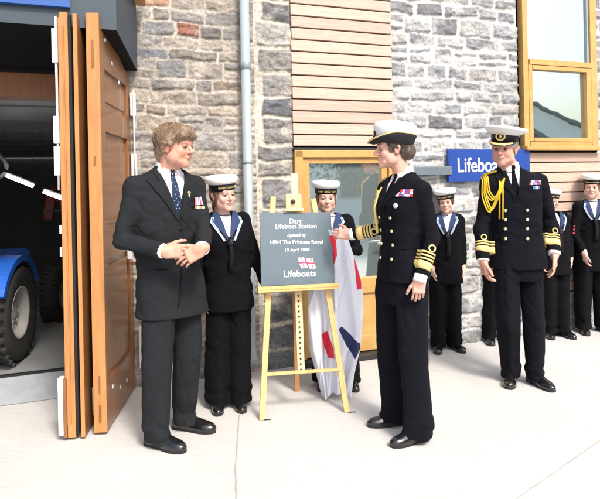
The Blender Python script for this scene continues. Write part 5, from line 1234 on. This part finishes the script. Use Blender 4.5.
SKF = (.66, .42, .34)
c = make_person('person', 'cadet in white sailor cap standing by the drainpipe, left of the easel', J_girl, 20, 38, 0, 3, .93, female=True, skin=SKF, kind='sailor', build=.93, foot=(8, 14), hairfn=ponytail(2, [(.045, .022, .012), (.16, .085, .045)]), face=dict(smile=.6, bust=1, hemw=.112, v=.30, w=.97, jaw=.95), tw=1.02, shoe_s=.85, lips=(.54, .25, .22),
                hand_L=dict(F=(.3, .1, -.9), N=(-.9, .1, -.3), curl=(.5, .5, .5, .5)), hand_R=dict(F=(.0, -.1, -1), N=(1, 0, 0), T=(0, -1, 0)), group='sea cadets in sailor uniform')
sailor_cap(c, .048, -5, 4); blue_collar(c)
c = make_person('person', 'cadet in white sailor cap half hidden behind the plaque and the draped flag', J_flag, 2, 4, -2, 0, .90, female=True, skin=SKF, kind='sailor', build=.90, foot=(-5, 12), hairfn=ponytail(8, [(.05, .025, .015), (.17, .09, .055)]), face=dict(bust=1, hemw=.110, v=.30, w=1.05, jaw=.98, nose=.85), shoe_s=.85, lips=(.54, .25, .22),
                hand_L=dict(F=(-.6, -.5, .1), N=(-.2, .9, -.2), T=(0, 0, 1), curl=(.6, .7, .7, .7)), hand_R=dict(F=(.6, -.5, .1), N=(.2, .9, -.2), T=(0, 0, 1), curl=(.6, .7, .7, .7)), group='sea cadets in sailor uniform')
sailor_cap(c, .047, -4, -2); blue_collar(c, scarf=False)

# ---- woman in naval uniform
c = make_person('person', 'person in naval uniform and white tricorne hat, reaching one hand to the plaque', J_woman, -62, -84, 0, 0, .97, female=True, skin=(.64, .37, .29), kind='navy', build=.96, foot=(-82, -66), hairfn=hair_shell([((0, -.024, .036), (.082, .100, .080)), ((0, -.070, -.010), (.074, .052, .062)), ((.069, .004, .006), (.015, .036, .040)), ((-.069, .004, .006), (.015, .036, .040)), ((0, -.105, -.020), (.050, .034, .045)), ((.05, -.07, -.03), (.03, .03, .035)), ((-.05, -.07, -.03), (.03, .03, .035))],
                [(.030, .020, .015), (.12, .085, .062)], strands=160, seed=12, cut=[((0, .112, -.012), (.083, .058, .070)), ((.088, .010, -.024), (.024, .026, .026)), ((-.088, .010, -.024), (.024, .026, .026))], amp=.005),
                face=dict(age=1, nose=1.0, jaw=.95, w=.93, bust=1, hemw=.10), hemz=.885, shoe_s=.88, brow=(.20, .13, .10), tw=1.02,
                hand_R=dict(F=(-.88, .40, .06), N=(.3, .75, -.35), T=(-.35, -.1, .9), curl=(.35, .40, .5, .55), thumb=.3), hand_L=dict(F=(-.12, -.04, -1), N=(.1, 1, 0), T=(-1, .1, .1), curl=(.45, .5, .55, .6), thumb=.5))
c['curl_dir'] = Vector((.1, -1, 0))
tricorne(c); lapels(c, M['navy'], .075); tie(c, M['black'], w_=.028); sleeve_rings(c, 'L', (.044, .010, .010, .010), .042, curl=True); sleeve_rings(c, 'R', (.044, .010, .010, .010), .040, curl=True)
shirt_cuff(c, 'L', .038, .034, .030); shirt_cuff(c, 'R', .038, .034, .012)
for z in (-.245, -.32, -.40, -.48): button(c, -.052, z, .0105); button(c, .052, z, .0105)
edge_line(c, [(-.01, -.23), (-.012, -.4), (-.012, -.585)], .002); edge_line(c, [(-.07, -.42), (-.12, -.42), (-.16, -.415)], .0025)
ribbons(c, -.072, -.125, .092, .040, 3, [['ribblue', 'white', 'red', 'ribblue', 'ribpink', 'white', 'red'], ['red', 'ribpink', 'ribblue', 'white', 'red', 'ribblue', 'white'], ['white', 'ribblue', 'red', 'ribpink', 'ribblue', 'red', 'ribpink']])
button(c, -.098, -.175, .015, M['steel'])
aiguillette(c, 1, .34, mat('pale_gold_cord', (.78, .62, .22), .5, .6, 400))

# ---- naval officer
c = make_person('person', 'person in double breasted naval uniform and peaked cap before the blue sign', J_off, -6, -36, -2, -3, 1.05, skin=(.62, .34, .26), kind='navy', build=1.0, foot=(-24, 16), hairfn=hair_shell([((0, -.022, .038), (.080, .100, .082)), ((0, -.060, -.010), (.072, .050, .066)), ((.068, .0, .010), (.014, .030, .042)), ((-.068, .0, .010), (.014, .030, .042))], [(.10, .075, .06), (.33, .28, .24)], strands=140, seed=9, cut=[((0, .108, -.012), (.085, .060, .075)), ((.086, .012, -.022), (.022, .034, .034)), ((-.086, .012, -.022), (.022, .034, .034))], amp=.003),
                face=dict(age=1, smile=1, jaw=1.06, w=1.02, nose=1.05, v=.30, hemw=.088), hemz=.822, brow=(.25, .16, .11), tw=.97, shoe_s=.95, hand_R=dict(F=(.06, -.16, -1), N=(1, .1, 0), T=(.2, -1, .1), curl=(.5, .55, .6, .65), thumb=.5), hand_L=dict(F=(-.04, -.14, -1), N=(-1, .3, 0), T=(-.3, -1, .1), curl=(.3, .35, .45, .5), thumb=.4))
officer_cap(c); lapels(c, M['navy'], .085); tie(c, M['black'], w_=.030); shirt_cuff(c, 'R', .041, .037, .014); shirt_cuff(c, 'L', .041, .037, .018)
for z in (-.30, -.365, -.43, -.50): button(c, -.075, z, .0125); button(c, .070, z, .0125)
sleeve_rings(c, 'R', (.044, .010, .010), .045, curl=True); sleeve_rings(c, 'L', (.044, .010, .010), .045, curl=True)
edge_line(c, [(.085, -.23), (.10, -.3), (.10, -.45), (.095, -.6), (.06, -.68)], .0022); edge_line(c, [(-.09, -.455), (-.14, -.455), (-.175, -.45)], .0025)
ribbons(c, -.095, -.125, .10, .035, 2, [['red', 'white', 'ribblue', 'ribpink', 'ribblue', 'red', 'ribgreen'], ['ribblue', 'ribpink', 'white', 'ribblue', 'red', 'ribgreen', 'ribpink']]); ribbons(c, -.118, -.155, .055, .026, 1, [['ribblue', 'ribgreen', 'ribpink', 'ribblue']])
aiguillette(c, 1, .36)

# ---- cadets along the wall
hr = dict(F=(.05, -.1, -1), N=(1, 0, 0), T=(0, -1, 0)); hl = dict(F=(-.05, -.1, -1), N=(-1, 0, 0), T=(0, -1, 0))
for nm, J, yw, hyw, hrl, fc, sc_, bd, seed, col in (
        ('small cadet by the grey wall, between the tricorne wearer and the blue sign', J_s445, -10, -20, 5, dict(w=.90, jaw=.88, nose=.9), .84, .82, 21, [(.03, .018, .012), (.10, .06, .04)]),
        ('small cadet almost hidden behind the naval officer, one leg showing', J_s490, 5, 0, 0, {}, .84, .82, 22, [(.03, .018, .012), (.10, .06, .04)]),
        ('small cadet partly hidden at the right elbow of the naval officer', J_s550, 8, 26, -4, dict(w=.95, jaw=1.05, nose=1.0), .82, .82, 23, [(.015, .010, .008), (.05, .03, .02)]),
        ('cadet in a white sailor cap at the right edge before the larch boards', J_s590, -14, -30, -5, dict(w=1.04, jaw=1.0, nose=.85), .90, .93, 24, [(.05, .03, .02), (.16, .10, .06)])):
    c = make_person('person', nm, J, yw, hyw, -3, hrl, sc_, female=True, skin=SKF, kind='sailor', build=bd, foot=(-14, 14), fine=.0042, hairfn=bun(seed, col), face=dict(hemw=.105, v=.30, **fc), shoe_s=.85, hand_R=hr, hand_L=hl, group='sea cadets in sailor uniform')
    sailor_cap(c, .047, -4, 0); blue_collar(c)
    if J is J_s590:
        P = c['V3']; 
        for k in range(3):
            e = P['shR'].lerp(P['elR'], .75 + k * .12); h = c['bv'].ray_cast(e + Vector((-.02, -.3, 0)), Vector((0, 1, 0)), .5)
            if h[0]: q = MB(); q.box(h[0], (.022, .006, .018), None, .003); q.build('arm_badge', M['red'], c['jk'])

# ================================================================== FLAG
def flag():
    nz, nu = 430, 200; V = np.zeros((nz, nu, 3)); FM = np.zeros((nz - 1, nu - 1), int)
    for i in range(nz):
        t = i / (nz - 1); z = 1.13 - t * 1.10
        cx = .205 + .02 * t + .012 * math.sin(t * 5); hw_ = (.105 + .050 * min(t * 3, 1) + .025 * math.sin(t * 3.1)) * (1 - .34 * max(t - .72, 0) / .28)
        for j in range(nu):
            u = j / (nu - 1) * 2 - 1; fold = math.sin(u * 8.0 + 1.2 * math.sin(t * 3 + .5) + .8) * (.014 + .026 * t) + math.sin(u * 19 + t * 2 + 2 * math.sin(t * 6)) * .008 * (.4 + t) + .012 * (1 - abs(math.sin(u * 3.1 + t * 6.5))) ** 4 + .010 * float(1 - abs(u)) * math.sin(t * 9 + u * 4)
            V[i, j] = (cx + u * hw_ + .008 * math.sin(t * 7 + u * 5) , 3.93 - .055 * math.cos(u * 1.5) - fold + .03 * t, z + .025 * math.sin(u * 3 + 1) * t + .035 * (1 - t) * (1 - u) * .5)
    idx = np.arange(nz * nu).reshape(nz, nu); Q = np.stack([idx[:-1, :-1], idx[1:, :-1], idx[1:, 1:], idx[:-1, 1:]], -1).reshape(-1, 4)
    me = npmesh('flag', V.reshape(-1, 3), Q); mi = np.zeros(len(Q), np.int32); C = V.reshape(-1, 3)[Q].mean(1); X, Z = C[:, 0], C[:, 2]
    def inp(poly):
        ins = np.zeros(len(X), bool); n = len(poly)
        for a in range(n):
            (x0, z0), (x1, z1) = poly[a], poly[(a + 1) % n]; cr = ((z0 > Z) != (z1 > Z)) & (X < (x1 - x0) * (Z - z0) / (z1 - z0 + 1e-9) + x0); ins ^= cr
        return ins
    mi[inp([(.125, .44), (.165, .46), (.20, .36), (.205, .29), (.165, .285), (.14, .36)])] = 1
    mi[inp([(.235, .485), (.265, .49), (.385, .37), (.385, .33), (.345, .275), (.285, .37)])] = 2
    mi[inp([(.16, 1.10), (.228, 1.12), (.236, .98), (.205, .90), (.17, .93)])] = 1
    mi[inp([(.352, .98), (.40, .98), (.40, .74), (.366, .74)])] = 1
    me.polygons.foreach_set('material_index', mi); o = link('flag', me, [M['flagw'], M['flagr'], M['flagb']])
    tag(o, 'white flag with red and navy patches draped in folds beside the easel', 'flag')
    s = o.modifiers.new('solid', 'SOLIDIFY'); s.thickness = .003
flag()

# ================================================================== ACROSS THE YARD (seen in the glass)
def house(name, label, loc, rz, w_, d_, h_, wins, rm=M['roof'], wm=M['render'], gable=1.6):
    t = thing(name, label, 'house', loc, rz)
    q = MB(); q.box((0, d_ / 2, h_ / 2), (w_, d_, h_)); wl = q.build('wall', wm, t)
    q = MB(); b = q.bm; o = .25; a = [(-w_ / 2 - o, -o, h_), (w_ / 2 + o, -o, h_), (w_ / 2 + o, d_ / 2, h_ + gable), (-w_ / 2 - o, d_ / 2, h_ + gable), (w_ / 2 + o, d_ + o, h_), (-w_ / 2 - o, d_ + o, h_)]
    v = [b.verts.new(p) for p in a]; v2 = [b.verts.new((p[0], p[1], p[2] + .12)) for p in a]
    for f in ((0, 1, 2, 3), (3, 2, 4, 5)): b.faces.new([v[i] for i in f]); b.faces.new([v2[i] for i in f])
    for i, j in ((0, 1), (1, 2), (2, 4), (4, 5), (5, 3), (3, 0)): b.faces.new((v[i], v[j], v2[j], v2[i]))
    q.build('roof', rm, t)
    q = MB()
    for sx_ in (-1, 1):
        k = sx_ * (w_ / 2 - .02); f = [q.bm.verts.new(p) for p in ((k, 0, h_), (k, d_, h_), (k, d_ / 2, h_ + gable - .02))]; q.bm.faces.new(f)
    q.build('gable', wm, t)
    for x, z, ww, hh in wins:
        q = MB(); fr = .06
        q.box((x - ww / 2, -.02, z), (fr, .08, hh)); q.box((x + ww / 2, -.02, z), (fr, .08, hh)); q.box((x, -.02, z + hh / 2), (ww + fr, .08, fr)); q.box((x, -.03, z - hh / 2), (ww + .16, .12, fr)); q.box((x, -.022, z), (.04, .06, hh)); q.box((x, -.021, z + .1), (ww, .055, .04))
        f = q.build('window', M['cabinet'], t); q = MB(); q.box((x, -.012, z), (ww, .02, hh)); q.build('pane', M['darkglass'], f)
    q = MB(); q.box((w_ * .3, d_ / 2, h_ + gable + .3), (.5, .5, 1.0)); q.build('chimney', wm, t)
    return t
house('house', 'pale rendered house across the yard reflected in the glazed door', (8.6, -3.3, 0), R(225), 9, 6, 5.2, [(-2.6, 1.6, 1.0, 1.3), (-.3, 1.75, .95, 1.35), (2.4, 1.6, 1.0, 1.3), (-2.6, 4.0, 1.0, 1.2), (-.3, 4.0, 1.0, 1.2), (2.4, 4.0, 1.0, 1.2)])
house('boat_shed', 'low dark stone shed with a slate roof across the yard beside the rendered house', (14.94, -.53, 0), R(152), 5, 3, 2.2, [(-1.2, 1.2, .8, .8), (1.2, 1.2, .8, .8)], gable=1.2, wm=mat('shed_stone', (.12, .13, .13), .9, .6, 12, var=.3, vscale=5))
house('house', 'distant pale house with a slate roof beyond the yard', (26.3, -4.5, 0), R(157), 8, 6, 3.6, [(-2, 1.6, 1, 1.2), (0, 1.6, 1, 1.2), (2, 1.6, 1, 1.2)], gable=1.8)
def hill():
    q = MB(); n = 60; R0 = 85
    rows = []
    for k in range(n + 1):
        a = R(-75 + 190 * k / n - 90); hgt = 15 + 6 * math.sin(k * .23 + 1) + 3 * math.sin(k * .7); rows.append([q.bm.verts.new((math.cos(a) * r_, math.sin(a) * r_, h_)) for r_, h_ in ((R0, -.2), (R0 + 25, hgt * .6), (R0 + 60, hgt), (R0 + 130, hgt * .9))])
    for k in range(n):
        for j in range(3): f = q.bm.faces.new((rows[k][j], rows[k + 1][j], rows[k + 1][j + 1], rows[k][j + 1])); f.smooth = True
    o = q.build('hill', mat('hillside', (.34, .41, .38), .9, .3, .5, var=.35, vscale=.12)); o['kind'] = 'structure'
hill()
def tree(loc, label, seed, h=4.5):
    rs = random.Random(seed); t = thing('tree', label, 'tree', loc); q = MB(); q.tube([(0, 0, 0), (.08, .02, h * .35), (0, .05, h * .7)], [.14, .10, .05], 10)
    tips = []
    for k in range(14):
        a = rs.uniform(0, 6.28); z0 = h * rs.uniform(.3, .65); e = Vector((math.cos(a) * rs.uniform(.6, 1.3), math.sin(a) * rs.uniform(.6, 1.3), z0 + rs.uniform(.5, 1.5))); q.tube([(0, .03, z0), (e.x * .5, e.y * .5, z0 + .4), e], [.04, .025, .01], 6); tips.append(e)
    q.build('trunk', M['bark'], t); V = []; F = []
    for k in range(1100):
        e = rs.choice(tips); p = e + Vector((rs.gauss(0, .33), rs.gauss(0, .33), rs.gauss(0, .28))); s_ = rs.uniform(.04, .08); a = Vector((rs.gauss(0, 1), rs.gauss(0, 1), rs.gauss(0, 1))).normalized() * s_; b = a.orthogonal().normalized() * s_ * .6; i = len(V); V += [p - a, p - b, p + a, p + b]; F.append((i, i + 1, i + 2, i + 3))
    link('crown', npmesh('crown', np.array([tuple(v) for v in V]), F, False), M['foliage'], t)
tree((7.3, -1.2, 0), 'leafy tree before the rendered house across the yard', 4, 2.8)
bpy.context.view_layer.update()
